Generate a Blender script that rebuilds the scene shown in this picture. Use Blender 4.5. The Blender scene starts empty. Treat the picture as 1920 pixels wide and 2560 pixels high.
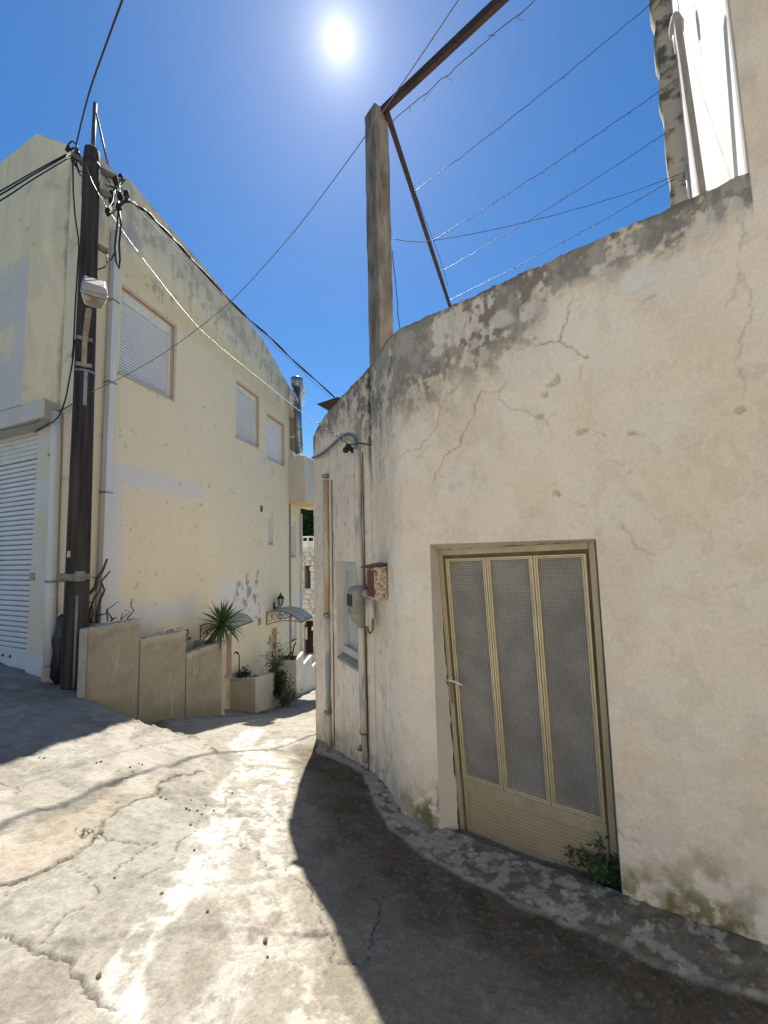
import bpy, math, random
import numpy as np
from mathutils import Vector, Matrix

sc = bpy.context.scene
rng = random.Random(7)
EYE = 1.6                       # camera height over the concrete it stands on (z = 0 at the feet)

# ------------------------------------------------------------------ camera
PITCH, ROLL = math.radians(5.3), math.radians(1.5)
FPX = 1000.0                    # focal length for a picture 1920 x 2560
CF = np.array([0, math.cos(PITCH), math.sin(PITCH)])
CU0 = np.array([0, -math.sin(PITCH), math.cos(PITCH)])
CR = math.cos(ROLL)*np.array([1., 0, 0]) - math.sin(ROLL)*CU0
CU = math.cos(ROLL)*CU0 + math.sin(ROLL)*np.array([1., 0, 0])
O = np.array([0., 0., EYE])
cd = bpy.data.cameras.new('camera'); cam = bpy.data.objects.new('camera', cd)
sc.collection.objects.link(cam); sc.camera = cam
cd.sensor_fit = 'VERTICAL'; cd.sensor_height = 25.6; cd.sensor_width = 19.2; cd.lens = 10.0
cd.clip_start = 0.05; cd.clip_end = 5000
m = Matrix.Identity(4)
for i in range(3):
    m[i][0] = CR[i]; m[i][1] = CU[i]; m[i][2] = -CF[i]; m[i][3] = O[i]
cam.matrix_world = m

# ------------------------------------------------------------------ sky and sun
def ray(u, v):
    return CF + CR*(u-960)/FPX + CU*(1280-v)/FPX
SUN = ray(847, 100); SUN = SUN/np.linalg.norm(SUN)
sun_el = math.asin(SUN[2]); sun_az = math.atan2(SUN[0], SUN[1])
w = bpy.data.worlds.new('World'); sc.world = w; w.use_nodes = True
nt = w.node_tree; nt.nodes.clear()
out = nt.nodes.new('ShaderNodeOutputWorld'); bg = nt.nodes.new('ShaderNodeBackground')
sky = nt.nodes.new('ShaderNodeTexSky'); sky.sky_type = 'NISHITA'; sky.sun_disc = False
sky.sun_elevation = sun_el; sky.sun_rotation = sun_az
sky.altitude = 300; sky.air_density = 1.0; sky.dust_density = 0.15; sky.ozone_density = 4.0
bg.inputs['Strength'].default_value = 0.05
# the sun itself and the bright air round it
tc = nt.nodes.new('ShaderNodeTexCoord'); dt = nt.nodes.new('ShaderNodeVectorMath'); dt.operation = 'DOT_PRODUCT'
nrm = nt.nodes.new('ShaderNodeVectorMath'); nrm.operation = 'NORMALIZE'
nt.links.new(tc.outputs['Generated'], nrm.inputs[0]); nt.links.new(nrm.outputs[0], dt.inputs[0]); dt.inputs[1].default_value = SUN
def mth(op, a, b=None, clamp=False):
    n = nt.nodes.new('ShaderNodeMath'); n.operation = op; n.use_clamp = clamp
    for i, x in enumerate((a, b)):
        if x is None: continue
        if isinstance(x, (int, float)): n.inputs[i].default_value = x
        else: nt.links.new(x, n.inputs[i])
    return n.outputs[0]
ang = mth('MULTIPLY', mth('ARCCOSINE', mth('MINIMUM', dt.outputs['Value'], 0.9999999)), 57.29578)
disc = mth('MULTIPLY', mth('SUBTRACT', 1.0, mth('DIVIDE', mth('SUBTRACT', ang, 0.95), 0.35), True), 40.0)
halo = mth('MULTIPLY', mth('EXPONENT', mth('MULTIPLY', ang, -1/1.6)), 9.0)
halo2 = mth('MULTIPLY', mth('EXPONENT', mth('MULTIPLY', ang, -1/8.0)), 0.9)
glow = mth('ADD', disc, mth('ADD', halo, halo2))
mixc = nt.nodes.new('ShaderNodeMix'); mixc.data_type = 'RGBA'; mixc.blend_type = 'ADD'
mixc.inputs['Factor'].default_value = 1.0
hs = nt.nodes.new('ShaderNodeHueSaturation'); hs.inputs['Saturation'].default_value = 1.26
nt.links.new(sky.outputs[0], hs.inputs['Color'])
cg = nt.nodes.new('ShaderNodeCombineColor')
for i, k in enumerate((1.0, 0.98, 0.96)): nt.links.new(mth('MULTIPLY', glow, k), cg.inputs[i])
nt.links.new(hs.outputs[0], mixc.inputs['A']); nt.links.new(cg.outputs[0], mixc.inputs['B'])
nt.links.new(mixc.outputs['Result'], bg.inputs['Color']); nt.links.new(bg.outputs[0], out.inputs[0])
sl = bpy.data.lights.new('sun', 'SUN'); sl.energy = 3.5; sl.angle = math.radians(0.53); sl.color = (1.0, 0.935, 0.835)
so = bpy.data.objects.new('sun', sl); sc.collection.objects.link(so)
so.rotation_euler = Vector((-SUN[0], -SUN[1], -SUN[2])).to_track_quat('-Z', 'Y').to_euler(); so.location = (0, 10, 30)
vs = sc.view_settings; vs.view_transform = 'Standard'; vs.look = 'None'; vs.gamma = 1.0; vs.use_curve_mapping = False
vs.exposure = 1.5
sc.cycles.max_bounces = 8; sc.cycles.diffuse_bounces = 5; sc.cycles.transparent_max_bounces = 12
sc.cycles.sample_clamp_indirect = 6.0

# ------------------------------------------------------------------ geometry helpers
def V(*a): return np.array(a, float)
def dirv(azdeg): a = math.radians(azdeg); return V(math.sin(a), math.cos(a), 0)
def hit_z(u, v, z): d = ray(u, v); return O + d*((z-EYE)/d[2])
def hit_y(u, v, y): d = ray(u, v); return O + d*(y/d[1])
def hit_v(u, v, p, az):
    a = math.radians(az); n = V(math.cos(a), -math.sin(a), 0); d = ray(u, v)
    return O + d*((V(p[0], p[1], 0) @ n)/(d @ n))
def sst(a, b, x): t = np.clip((x-a)/(b-a), 0, 1); return t*t*(3-2*t)
def h2(xi, yi, s):
    h = (xi.astype(np.int64)*374761393 + yi.astype(np.int64)*668265263 + s*1442695041) & 0xffffffff
    h = ((h ^ (h >> 13))*1274126177) & 0xffffffff
    return ((h ^ (h >> 16)) & 0xffffff)/float(0xffffff)
def vnoise(x, y, s=0):
    xi = np.floor(x); yi = np.floor(y); fx = x-xi; fy = y-yi
    fx = fx*fx*(3-2*fx); fy = fy*fy*(3-2*fy)
    a = h2(xi, yi, s); b = h2(xi+1, yi, s); c = h2(xi, yi+1, s); d = h2(xi+1, yi+1, s)
    return (a+(b-a)*fx)*(1-fy) + (c+(d-c)*fx)*fy
def fbm(x, y, o=4, s=0, g=0.5):
    r = 0; a = 1; t = 0
    for i in range(o):
        r = r + a*vnoise(x*2**i+17.3*i, y*2**i-9.1*i, s+i*31); t += a; a *= g
    return r/t
def wobble(pts, amp, seed=0, n=3):
    """subdivide a polyline with midpoint displacement"""
    r = random.Random(seed); P = [np.array(p, float) for p in pts]
    for k in range(n):
        Q = [P[0]]
        for a, b in zip(P[:-1], P[1:]):
            d = b-a; L = np.linalg.norm(d[:2])+1e-9; nn = V(-d[1], d[0])/L if len(d) == 2 else np.append(V(-d[1], d[0])[:2]/L, 0)
            Q += [(a+b)/2 + nn*r.uniform(-1, 1)*amp*L, b]
        P = Q
    return np.array(P)
def poly_dist(x, y, pts, pad=0.3):
    """distance to a 2-D polyline and the fraction along it; far points get 9"""
    pts = np.asarray(pts, float); D = np.full(x.shape, 9.0); T = np.zeros(x.shape)
    mk = (x > pts[:, 0].min()-pad) & (x < pts[:, 0].max()+pad) & (y > pts[:, 1].min()-pad) & (y < pts[:, 1].max()+pad)
    if not mk.any(): return D, T
    X = x[mk]; Y = y[mk]; d = np.full(X.shape, 9.0); t = np.zeros(X.shape); n = len(pts)-1
    for i in range(n):
        a = pts[i]; b = pts[i+1]; e = b-a; L = e@e+1e-12
        k = np.clip(((X-a[0])*e[0]+(Y-a[1])*e[1])/L, 0, 1)
        dd = np.hypot(X-a[0]-k*e[0], Y-a[1]-k*e[1]); m_ = dd < d
        d = np.where(m_, dd, d); t = np.where(m_, (i+k)/n, t)
    D[mk] = d; T[mk] = t
    return D, T
def in_poly(x, y, pts):
    pts = np.asarray(pts, float); r = np.zeros(x.shape, bool); j = len(pts)-1
    for i in range(len(pts)):
        xi, yi = pts[i]; xj, yj = pts[j]
        if abs(yi-yj) > 1e-12:
            r ^= ((yi > y) != (yj > y)) & (x < (xj-xi)*(y-yi)/(yj-yi)+xi)
        j = i
    return r
def poly_soft(x, y, pts, soft, pad=None):
    """signed-distance style soft mask of a polygon"""
    pts = list(pts); d, _ = poly_dist(x, y, pts+[pts[0]], pad or soft*3)
    return np.where(in_poly(x, y, pts), 0.5+np.clip(d/soft, 0, 1)*0.5, 0.5-np.clip(d/soft, 0, 1)*0.5)
def mixa(c, m_, col): return c*(1-m_[..., None]) + np.array(col)*m_[..., None]

LOC = {}
def link(o, parent=None):
    sc.collection.objects.link(o)
    if parent is not None: o.parent = parent
    return o
def root_loc(o):
    while o.parent is not None: o = o.parent
    return np.array(o.location)
def thing(name, label, cat, loc, group=None, kind=None):
    o = bpy.data.objects.new(name, None); o.empty_display_size = 0.1
    o.location = tuple(map(float, loc)); link(o); tag(o, label, cat, group, kind); return o
def tag(o, label=None, cat=None, group=None, kind=None):
    for k, x in (('label', label), ('category', cat), ('group', group), ('kind', kind)):
        if x: o[k] = x
    return o
class MB:
    def __init__(s): s.v = []; s.f = []; s.sm = []
    def add(s, v, f, smooth=False):
        n = len(s.v); s.v += [tuple(map(float, p)) for p in v]
        s.f += [tuple(i+n for i in q) for q in f]; s.sm += [smooth]*len(f); return s
    def hexa(s, p):   # 8 corners: bottom ring 0-3, top ring 4-7
        return s.add(p, [(3, 2, 1, 0), (4, 5, 6, 7), (0, 1, 5, 4), (1, 2, 6, 5), (2, 3, 7, 6), (3, 0, 4, 7)])
    def box(s, o, a, b, c):   # corner and three edge vectors
        o, a, b, c = map(np.asarray, (o, a, b, c))
        return s.hexa([o, o+a, o+a+b, o+b, o+c, o+a+c, o+a+b+c, o+b+c])
    def cbox(s, c, a, b, d): return s.box(np.asarray(c)-(np.asarray(a)+b+d)/2, a, b, d)
    def prism(s, poly, e):
        n = len(poly); P = [np.asarray(p, float) for p in poly]; e = np.asarray(e)
        return s.add(P+[p+e for p in P], [tuple(range(n-1, -1, -1)), tuple(range(n, 2*n))]+[(i, (i+1) % n, n+(i+1) % n, n+i) for i in range(n)])
    def tube(s, pts, r, n=8, cap=True):
        P = [np.asarray(p, float) for p in pts]; R = r if hasattr(r, '__len__') else [r]*len(P)
        vs_ = []; fs = []; up = None
        for i, p in enumerate(P):
            t = P[min(i+1, len(P)-1)]-P[max(i-1, 0)]; t = t/(np.linalg.norm(t)+1e-12)
            if up is None: up = V(0, 0, 1) if abs(t[2]) < 0.9 else V(1, 0, 0)
            a = np.cross(t, up); a /= (np.linalg.norm(a)+1e-12); b = np.cross(a, t); up = b
            vs_ += [p+R[i]*(math.cos(2*math.pi*k/n)*a+math.sin(2*math.pi*k/n)*b) for k in range(n)]
        for i in range(len(P)-1):
            fs += [(i*n+k, i*n+(k+1) % n, (i+1)*n+(k+1) % n, (i+1)*n+k) for k in range(n)]
        s.add(vs_, fs, True)
        if cap and n > 2:
            k0 = len(s.v)-len(vs_)
            s.f += [tuple(k0+i for i in range(n-1, -1, -1)), tuple(k0+len(vs_)-n+i for i in range(n))]; s.sm += [False, False]
        return s
    def lathe(s, c, prof, n=16, axis=(0, 0, 1)):
        ax = np.asarray(axis, float); ax /= np.linalg.norm(ax); t = V(1, 0, 0) if abs(ax[0]) < 0.8 else V(0, 1, 0)
        a = np.cross(ax, t); a /= np.linalg.norm(a); b = np.cross(ax, a); vs_ = []; fs = []
        for (r, h) in prof:
            vs_ += [np.asarray(c)+ax*h+r*(math.cos(2*math.pi*k/n)*a+math.sin(2*math.pi*k/n)*b) for k in range(n)]
        for i in range(len(prof)-1):
            fs += [(i*n+k, i*n+(k+1) % n, (i+1)*n+(k+1) % n, (i+1)*n+k) for k in range(n)]
        return s.add(vs_, fs, True)
    def build(s, name, mat, parent=None, bevel=0, label=None, cat=None, group=None, kind=None, base=None, seg=2):
        me = bpy.data.meshes.new(name)
        off = root_loc(parent) if parent is not None else (np.asarray(base) if base is not None else V(0, 0, 0))
        vv = np.asarray(s.v)-off
        me.from_pydata([tuple(p) for p in vv], [], s.f); me.validate()
        if len(me.polygons) == len(s.sm): me.polygons.foreach_set('use_smooth', s.sm)
        me.materials.append(mat); o = bpy.data.objects.new(name, me); link(o, parent)
        if parent is None: o.location = tuple(map(float, off))
        if bevel:
            b = o.modifiers.new('b', 'BEVEL'); b.width = bevel; b.segments = seg; b.limit_method = 'ANGLE'; b.angle_limit = 0.6
        tag(o, label, cat, group, kind)
        return o
def recalc(o):
    import bmesh
    bm = bmesh.new(); bm.from_mesh(o.data); bmesh.ops.recalc_face_normals(bm, faces=bm.faces); bm.to_mesh(o.data); bm.free(); return o
def grid_mesh(name, X, Y, Z, mat, parent=None, col=None, keep=None, smooth=True, base=None, attrs=None, flip=False):
    """a sheet of quads from 2-D coordinate arrays, with the painted colour stored per vertex"""
    ny, nx = X.shape; off = root_loc(parent) if parent is not None else (np.asarray(base) if base is not None else V(0, 0, 0))
    co = np.stack([X-off[0], Y-off[1], Z-off[2]], -1).reshape(-1, 3).astype(np.float32)
    idx = np.arange(ny*nx).reshape(ny, nx)
    q = np.stack([idx[:-1, :-1], idx[:-1, 1:], idx[1:, 1:], idx[1:, :-1]], -1).reshape(-1, 4)
    if flip: q = q[:, ::-1]
    if keep is not None: q = q[keep.reshape(-1)]
    used = np.unique(q); mp = np.full(ny*nx, -1); mp[used] = np.arange(len(used)); q = mp[q]; co = co[used]
    me = bpy.data.meshes.new(name); me.vertices.add(len(co)); me.vertices.foreach_set('co', co.ravel())
    me.loops.add(q.size); me.loops.foreach_set('vertex_index', q.ravel().astype(np.int32))
    me.polygons.add(len(q)); me.polygons.foreach_set('loop_start', np.arange(0, q.size, 4, dtype=np.int32))
    me.polygons.foreach_set('loop_total', np.full(len(q), 4, np.int32)); me.polygons.foreach_set('use_smooth', np.full(len(q), smooth))
    me.update(calc_edges=True)
    if col is not None:
        a = me.color_attributes.new('col', 'FLOAT_COLOR', 'POINT')
        c = np.concatenate([np.clip(col.reshape(-1, 3)[used], 0.005, 0.95), np.ones((len(used), 1))], 1).astype(np.float32)
        a.data.foreach_set('color', c.ravel())
    me.materials.append(mat); o = bpy.data.objects.new(name, me); link(o, parent)
    if parent is None: o.location = tuple(map(float, off))
    return o

# ------------------------------------------------------------------ materials
def node_mat(name):
    m_ = bpy.data.materials.new(name); m_.use_nodes = True; t = m_.node_tree
    return m_, t, t.nodes['Principled BSDF']
def mat(name, col, rough=0.7, metal=0.0, col2=None, scale=6.0, detail=5.0, bump=0.0, bscale=None, stretch=(1, 1, 1), spec=0.4, lo=0.35, hi=0.65, trans=0.0):
    m_, t, b = node_mat(name); N = t.nodes; L = t.links
    b.inputs['Roughness'].default_value = rough; b.inputs['Metallic'].default_value = metal
    b.inputs['Specular IOR Level'].default_value = spec; b.inputs['Base Color'].default_value = (*col, 1)
    if trans: b.inputs['Transmission Weight'].default_value = trans
    tcn = N.new('ShaderNodeTexCoord'); mp = N.new('ShaderNodeMapping'); mp.inputs['Scale'].default_value = stretch
    L.new(tcn.outputs['Object'], mp.inputs[0])
    if col2 is not None:
        n = N.new('ShaderNodeTexNoise'); n.inputs['Scale'].default_value = scale; n.inputs['Detail'].default_value = detail; n.inputs['Roughness'].default_value = 0.62
        r = N.new('ShaderNodeValToRGB'); r.color_ramp.elements[0].position = lo; r.color_ramp.elements[1].position = hi
        r.color_ramp.elements[0].color = (*col, 1); r.color_ramp.elements[1].color = (*col2, 1)
        L.new(mp.outputs[0], n.inputs['Vector']); L.new(n.outputs['Fac'], r.inputs[0]); L.new(r.outputs[0], b.inputs['Base Color'])
    if bump:
        n2 = N.new('ShaderNodeTexNoise'); n2.inputs['Scale'].default_value = bscale or scale*4; n2.inputs['Detail'].default_value = 4
        bp = N.new('ShaderNodeBump'); bp.inputs['Strength'].default_value = 0.6; bp.inputs['Distance'].default_value = bump
        L.new(mp.outputs[0], n2.inputs['Vector']); L.new(n2.outputs['Fac'], bp.inputs['Height']); L.new(bp.outputs[0], b.inputs['Normal'])
    return m_
def attr_mat(name, rough=0.9, grain=0.12, gscale=60, bump=0.003, bscale=45, spec=0.25):
    m_, t, b = node_mat(name); N = t.nodes; L = t.links
    b.inputs['Roughness'].default_value = rough; b.inputs['Specular IOR Level'].default_value = spec
    at = N.new('ShaderNodeAttribute'); at.attribute_name = 'col'
    tcn = N.new('ShaderNodeTexCoord')
    n = N.new('ShaderNodeTexNoise'); n.inputs['Scale'].default_value = gscale; n.inputs['Detail'].default_value = 6; n.inputs['Roughness'].default_value = 0.7
    mr = N.new('ShaderNodeMapRange'); mr.inputs['From Min'].default_value = 0.3; mr.inputs['From Max'].default_value = 0.7
    mr.inputs['To Min'].default_value = 1-grain; mr.inputs['To Max'].default_value = 1+grain
    mx = N.new('ShaderNodeVectorMath'); mx.operation = 'SCALE'
    L.new(tcn.outputs['Object'], n.inputs['Vector']); L.new(n.outputs['Fac'], mr.inputs[0])
    L.new(at.outputs['Color'], mx.inputs[0]); L.new(mr.outputs[0], mx.inputs['Scale']); L.new(mx.outputs[0], b.inputs['Base Color'])
    n2 = N.new('ShaderNodeTexNoise'); n2.inputs['Scale'].default_value = bscale; n2.inputs['Detail'].default_value = 6; n2.inputs['Roughness'].default_value = 0.6
    bp = N.new('ShaderNodeBump'); bp.inputs['Strength'].default_value = 0.7; bp.inputs['Distance'].default_value = bump
    L.new(tcn.outputs['Object'], n2.inputs['Vector']); L.new(n2.outputs['Fac'], bp.inputs['Height']); L.new(bp.outputs[0], b.inputs['Normal'])
    return m_
M_GROUND = attr_mat('worn_concrete', 0.93, 0.22, 90, 0.006, 85, 0.2)
M_CREAM = attr_mat('cream_plaster', 0.92, 0.09, 55, 0.009, 13, 0.2)
M_YELLOW = attr_mat('yellow_plaster', 0.9, 0.07, 30, 0.008, 9, 0.2)
M_CONC = mat('raw_concrete', (.34, .31, .26), .92, col2=(.42, .39, .33), scale=7, bump=.004, bscale=60)
M_WHITE = mat('white_paint', (.72, .72, .72), .6, col2=(.62, .61, .58), scale=5)
M_WPLASTER = mat('white_plaster', (.80, .79, .76), .9, col2=(.68, .66, .62), scale=6, bump=.003, bscale=40)
M_SHUTTER = mat('white_shutter', (.70, .71, .73), .5, col2=(.66, .66, .67), scale=3)
M_PVC = mat('pvc_pipe', (.66, .67, .66), .5, col2=(.58, .58, .54), scale=4, stretch=(1, 1, .2))
M_ORANGE = mat('peach_trim', (.64, .50, .36), .85, col2=(.56, .43, .3), scale=6)
M_POLE = mat('tarred_wood', (.016, .014, .014), .85, col2=(.085, .066, .055), scale=13, detail=8, stretch=(1, 1, .05), bump=.012, bscale=22, lo=.36, hi=.74)
M_GALV = mat('galvanised_steel', (.34, .35, .35), .5, .7, col2=(.22, .22, .21), scale=12)
M_IRON = mat('dark_iron', (.03, .028, .03), .55, .5, col2=(.06, .04, .03), scale=14)
M_RUSTBEAM = mat('rusty_beam', (.07, .04, .03), .8, .3, col2=(.04, .028, .025), scale=9)
M_CABLE = mat('black_cable', (.015, .015, .016), .55)
M_GREYCABLE = mat('grey_cable', (.16, .155, .15), .6, col2=(.10, .10, .10), scale=20)
M_BARECABLE = mat('aluminium_wire', (.45, .43, .38), .45, .6)
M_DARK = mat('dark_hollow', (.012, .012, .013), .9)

# ------------------------------------------------------------------ the lie of the land
def rbf_fit(P):
    P = np.asarray(P, float); n = len(P); d = np.hypot(P[:, None, 0]-P[None, :, 0], P[:, None, 1]-P[None, :, 1])
    A = np.zeros((n+3, n+3)); A[:n, :n] = d + np.eye(n)*-0.02; A[:n, n] = 1; A[:n, n+1:] = P[:, :2]; A[n, :n] = 1; A[n+1:, :n] = P[:, :2].T
    return P, np.linalg.solve(A, np.concatenate([P[:, 2], [0, 0, 0]]))
def rbf_eval(F, x, y):
    P, c = F; r = c[len(P)] + c[len(P)+1]*x + c[len(P)+2]*y
    for p, k in zip(P, c): r = r + k*np.hypot(x-p[0], y-p[1])
    return r
def gp(u, v, z): return hit_z(u, v, z+EYE)
DOORAZ = -54.0; WP = (1.225, 2.406)
shared = [gp(1157, 2071, -2.03), gp(1024, 2060, -2.055), gp(960, 1967, -2.08), gp(920, 1932, -2.12), gp(790, 1845, -2.41), gp(1556, 2257, -1.966),
          gp(1920, 2382, -1.91), gp(1300, 2330, -1.97), gp(741, 2141, -1.93), V(0, 1.6, -1.76+EYE), V(-1.0, 2.1, -1.70+EYE), V(0.9, 1.6, -1.86+EYE),
          V(0, 0, -1.58+EYE), V(2.5, .5, -1.8+EYE), V(2, -2, -1.5+EYE), V(0, -4, -1.35+EYE), V(-3, 0, -1.42+EYE), V(-3, -4, -1.25+EYE), V(-2.05, 2.3, -1.55+EYE),
          V(-1.9, 3.0, -1.66+EYE), gp(579, 1960, -1.84), gp(650, 1930, -2.0), gp(752, 1880, -2.3)]
slab_pts = shared + [gp(185, 1715, -1.62), gp(218, 1745, -1.68), V(-6.0, 6.1, -1.5+EYE), V(-8, 7, -1.4+EYE), V(-6, 3, -1.35+EYE), V(-3, 2.6, -1.5+EYE), V(-9, 2, -1.2+EYE),
          gp(270, 1772, -1.70), gp(336, 1801, -1.76), gp(424, 1826, -1.82), gp(459, 1833, -1.85), gp(513, 1853, -1.88), gp(540, 1878, -1.91)]
low_pts = shared + [V(-3.56, 4.9, -1.95+EYE), V(-3.41, 5.68, -2.32+EYE), V(-3.23, 6.6, -2.57+EYE), V(-3.04, 7.58, -2.93+EYE), V(-2.81, 8.77, -3.38+EYE),
          V(-2.6, 9.83, -3.6+EYE), V(-1.95, 12, -3.98+EYE), V(-1.3, 9, -3.35+EYE), V(-1.0, 7, -2.9+EYE), V(0, 12, -4.0+EYE), V(-1, 17, -4.9+EYE), V(3, 17, -4.9+EYE), V(-6, 17, -4.9+EYE), V(-5, 12, -4.0+EYE),
          V(-2.9, 4.9, -2.12+EYE), V(-2.3, 4.85, -2.18+EYE), V(-1.7, 4.75, -2.2+EYE), V(-6, 6, -1.6+EYE), V(-2.2, 6.0, -2.5+EYE), V(3, 7, -2.9+EYE)]
FA, FB = rbf_fit(slab_pts), rbf_fit(low_pts)
crest = [gp(205, 1735, -1.66), gp(240, 1755, -1.68), gp(270, 1772, -1.70), gp(305, 1781, -1.73), gp(336, 1801, -1.76), gp(372, 1812, -1.79), gp(424, 1826, -1.82), gp(459, 1833, -1.85), gp(513, 1853, -1.88), gp(540, 1878, -1.91)]
crest2 = wobble([p[:2] for p in crest], 0.16, 3, 3)
slab_poly = [V(-9.5, 8)]+[V(-4.6, 5.6)]+list(crest2)+[V(-1.25, 3.2), V(-.6, 1.5), V(-.5, -4.5), V(-9.5, -4.5)]
def gz(x, y):
    x = np.asarray(x, float); y = np.asarray(y, float)
    sh = x.shape; X = x.reshape(-1); Y = y.reshape(-1)
    a = rbf_eval(FA, X, Y); b = rbf_eval(FB, X, Y)
    d, _ = poly_dist(X, Y, crest2, 1.5)
    ins = in_poly(X, Y, slab_poly)
    near = Y < 3.3
    soft = np.where(near, 0.5, 0.045)
    wgt = np.where(ins, 1.0, 1-sst(0, 1, d/0.07))
    k = sst(3.55, 4.9, Y + 0.45*(-1.9-X))          # the two levels run together near the camera
    top = np.maximum(a, b)
    lo = b*k + top*(1-k)
    return (top*wgt + lo*(1-wgt)).reshape(sh)
def hit_g(u, v):
    d = ray(u, v); t = np.linspace(0.6, 20, 900); x = d[0]*t; y = d[1]*t; z = EYE+d[2]*t
    s = z-gz(x, y); i = int(np.argmax(s < 0)); i = max(i, 1)
    k = s[i-1]/(s[i-1]-s[i]+1e-9); tt = t[i-1]+(t[i]-t[i-1])*k
    return O+d*tt
def g_line(pts, amp=0.0, seed=0, n=2):
    P = [hit_g(u, v)[:2] for u, v in pts]
    return wobble(P, amp, seed, n) if amp else np.array(P)

# ------------------------------------------------------------------ plan of the cream house's street wall (left end to right end)
plan = [(-.955, 5.416), (-.218, 4.029), (-.063, 3.725), (.045, 3.40), (.088, 3.275), (.145, 3.192), (.34, 3.049), (1.252, 2.387), (1.928, 1.896), (3.2, .972), (4.6, -.045)]
pp = np.array(plan); seg = np.hypot(*np.diff(pp, axis=0).T); cum = np.concatenate([[0], np.cumsum(seg)])
S_ = np.arange(0, cum[-1], 0.01); px = np.interp(S_, cum, pp[:, 0]); py = np.interp(S_, cum, pp[:, 1])
ker = np.exp(-np.linspace(-4, 4, 21)**2/2); ker /= ker.sum()
def smooth(a): return np.convolve(np.pad(a, 10, mode='reflect', reflect_type='odd'), ker, 'valid')
px, py = smooth(px), smooth(py)
tx, ty = np.gradient(px), np.gradient(py); tl = np.hypot(tx, ty); tx, ty = tx/tl, ty/tl
def cw(s, off=0.0):
    """point on the street wall at arc length s, off metres out towards the street"""
    x = np.interp(s, S_, px); y = np.interp(s, S_, py); a = np.interp(s, S_, tx); b = np.interp(s, S_, ty)
    return x+off*b, y-off*a
def cwn(s): return V(float(np.interp(s, S_, ty)), -float(np.interp(s, S_, tx)), 0)
def cwt(s): return V(float(np.interp(s, S_, tx)), float(np.interp(s, S_, ty)), 0)
def cw_hit(u, v, off=0.0):
    d = ray(u, v); x, y = cw(S_, off); c = x*d[1]-y*d[0]
    i = int(np.argmax(c[:-1]*c[1:] <= 0)); k = c[i]/(c[i]-c[i+1]+1e-12); s = S_[i]+k*0.01
    X, Y = cw(s, off); t = Y/d[1]
    return float(s), float(EYE+d[2]*t)
def cwp(s, z, off=0.0): x, y = cw(s, off); return V(float(x), float(y), z)
def s_of(x, y): i = int(np.argmin((px-x)**2+(py-y)**2)); return float(S_[i])
S_SEAM = cw_hit(931, 1500)[0]
S_REV, S_RR, S_TALL = s_of(.34, 3.049), s_of(1.252, 2.387), s_of(1.928, 1.896)

# ------------------------------------------------------------------ ground
def steps(rngs):
    r = []
    for a, b, d in rngs: r += list(np.arange(a, b, d))
    return np.array(r)
gx = steps([(-10, -4.6, .10), (-4.6, -3.0, .03), (-3.0, 2.3, .0105), (2.3, 6, .09)]); gy = steps([(-4.5, .7, .09), (.7, 4.6, .0105), (4.6, 8, .02), (8, 13, .05), (13, 18, .1)])
GX, GY = np.meshgrid(gx, gy); GZ = gz(GX, GY)
n1 = fbm(GX*1.3, GY*1.3, 4, 1); n2 = fbm(GX*5, GY*5, 4, 2); n3 = fbm(GX*22, GY*22, 4, 3); n4 = fbm(GX*60, GY*60, 3, 4); ns = fbm(GX*9+GY*2, GY*3-GX*1.2, 4, 8)
GZ = GZ + (n1-.5)*.05 + (n2-.5)*.026 + (n3-.5)*.010 + (n4-.5)*.005
onslab = in_poly(GX, GY, slab_poly)
GZ += np.where(onslab & (GY > 2.7), (fbm(GX*3+GY*6, GY*2, 4, 61)-.5)*.05, 0)
C = np.ones(GX.shape+(3,))*V(.40, .385, .345)
C = mixa(C, sst(.46, .62, n1), (.45, .435, .395)); C = mixa(C, sst(.52, .7, n2)*.7, (.33, .31, .265)); C = mixa(C, sst(.5, .75, ns)*.55, (.50, .475, .42))
C = mixa(C, sst(.55, .70, n3)*.5, (.26, .245, .215)); n5 = fbm(GX*95, GY*95, 2, 77); C = C*(1+((n5-.5)*.3+(n4-.5)*.22))[..., None]
# slab on the left: pale, lime-streaked; ochre apron; grey trowelled patch; bluish bay
lime = sst(.50, .60, fbm(GX*2.2+GY*1.1, GY*2.5, 5, 11)); C = mixa(C, np.where(onslab & (GY > 2.2), lime*.6, 0), (.58, .56, .51)); rough_ = sst(.52, .62, fbm(GX*5+GY*2, GY*3, 6, 97, .62)); C = mixa(C, np.where(onslab & (GY > 2.4), rough_*.5, 0), (.30, .275, .235)); GZ -= np.where(onslab & (GY > 2.4), rough_*.008, 0)
def gpoly(pts): return [hit_g(u, v)[:2] for u, v in pts]
def q1(pts): return [(x/1.843, y/1.843+1600) for x, y in pts]
jit = (n2-.5)*.5 + (n3-.5)*.25
peach = poly_soft(GX+jit*.2, GY+jit*.2, gpoly(q1([(-60, 1150), (100, 1115), (380, 965), (465, 850), (560, 780), (680, 680), (500, 690), (250, 830), (-60, 990)])), .1)
broad = sst(.46, .6, fbm(GX*.9+3, GY*.7, 3, 95)); C = mixa(C, broad*.35, (.455, .435, .385))
C = mixa(C, peach*.75*(.6+.4*sst(.35, .6, n3)), (.50, .43, .335))
gpatch = poly_soft(GX+jit*.12, GY+jit*.12, gpoly(q1([(130, 840), (330, 725), (480, 650), (640, 585), (655, 600), (560, 665), (430, 740), (300, 800), (180, 850)])), .03)
C = mixa(C, gpatch*.8, (.25, .235, .20)); GZ -= gpatch*.006
blue = poly_soft(GX+jit*.3, GY+jit*.3, gpoly(q1([(480, 860), (620, 720), (800, 690), (980, 760), (1000, 900), (930, 1120), (700, 1190), (430, 1200), (20, 1320), (200, 1180), (430, 1060)])), .2)
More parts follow.
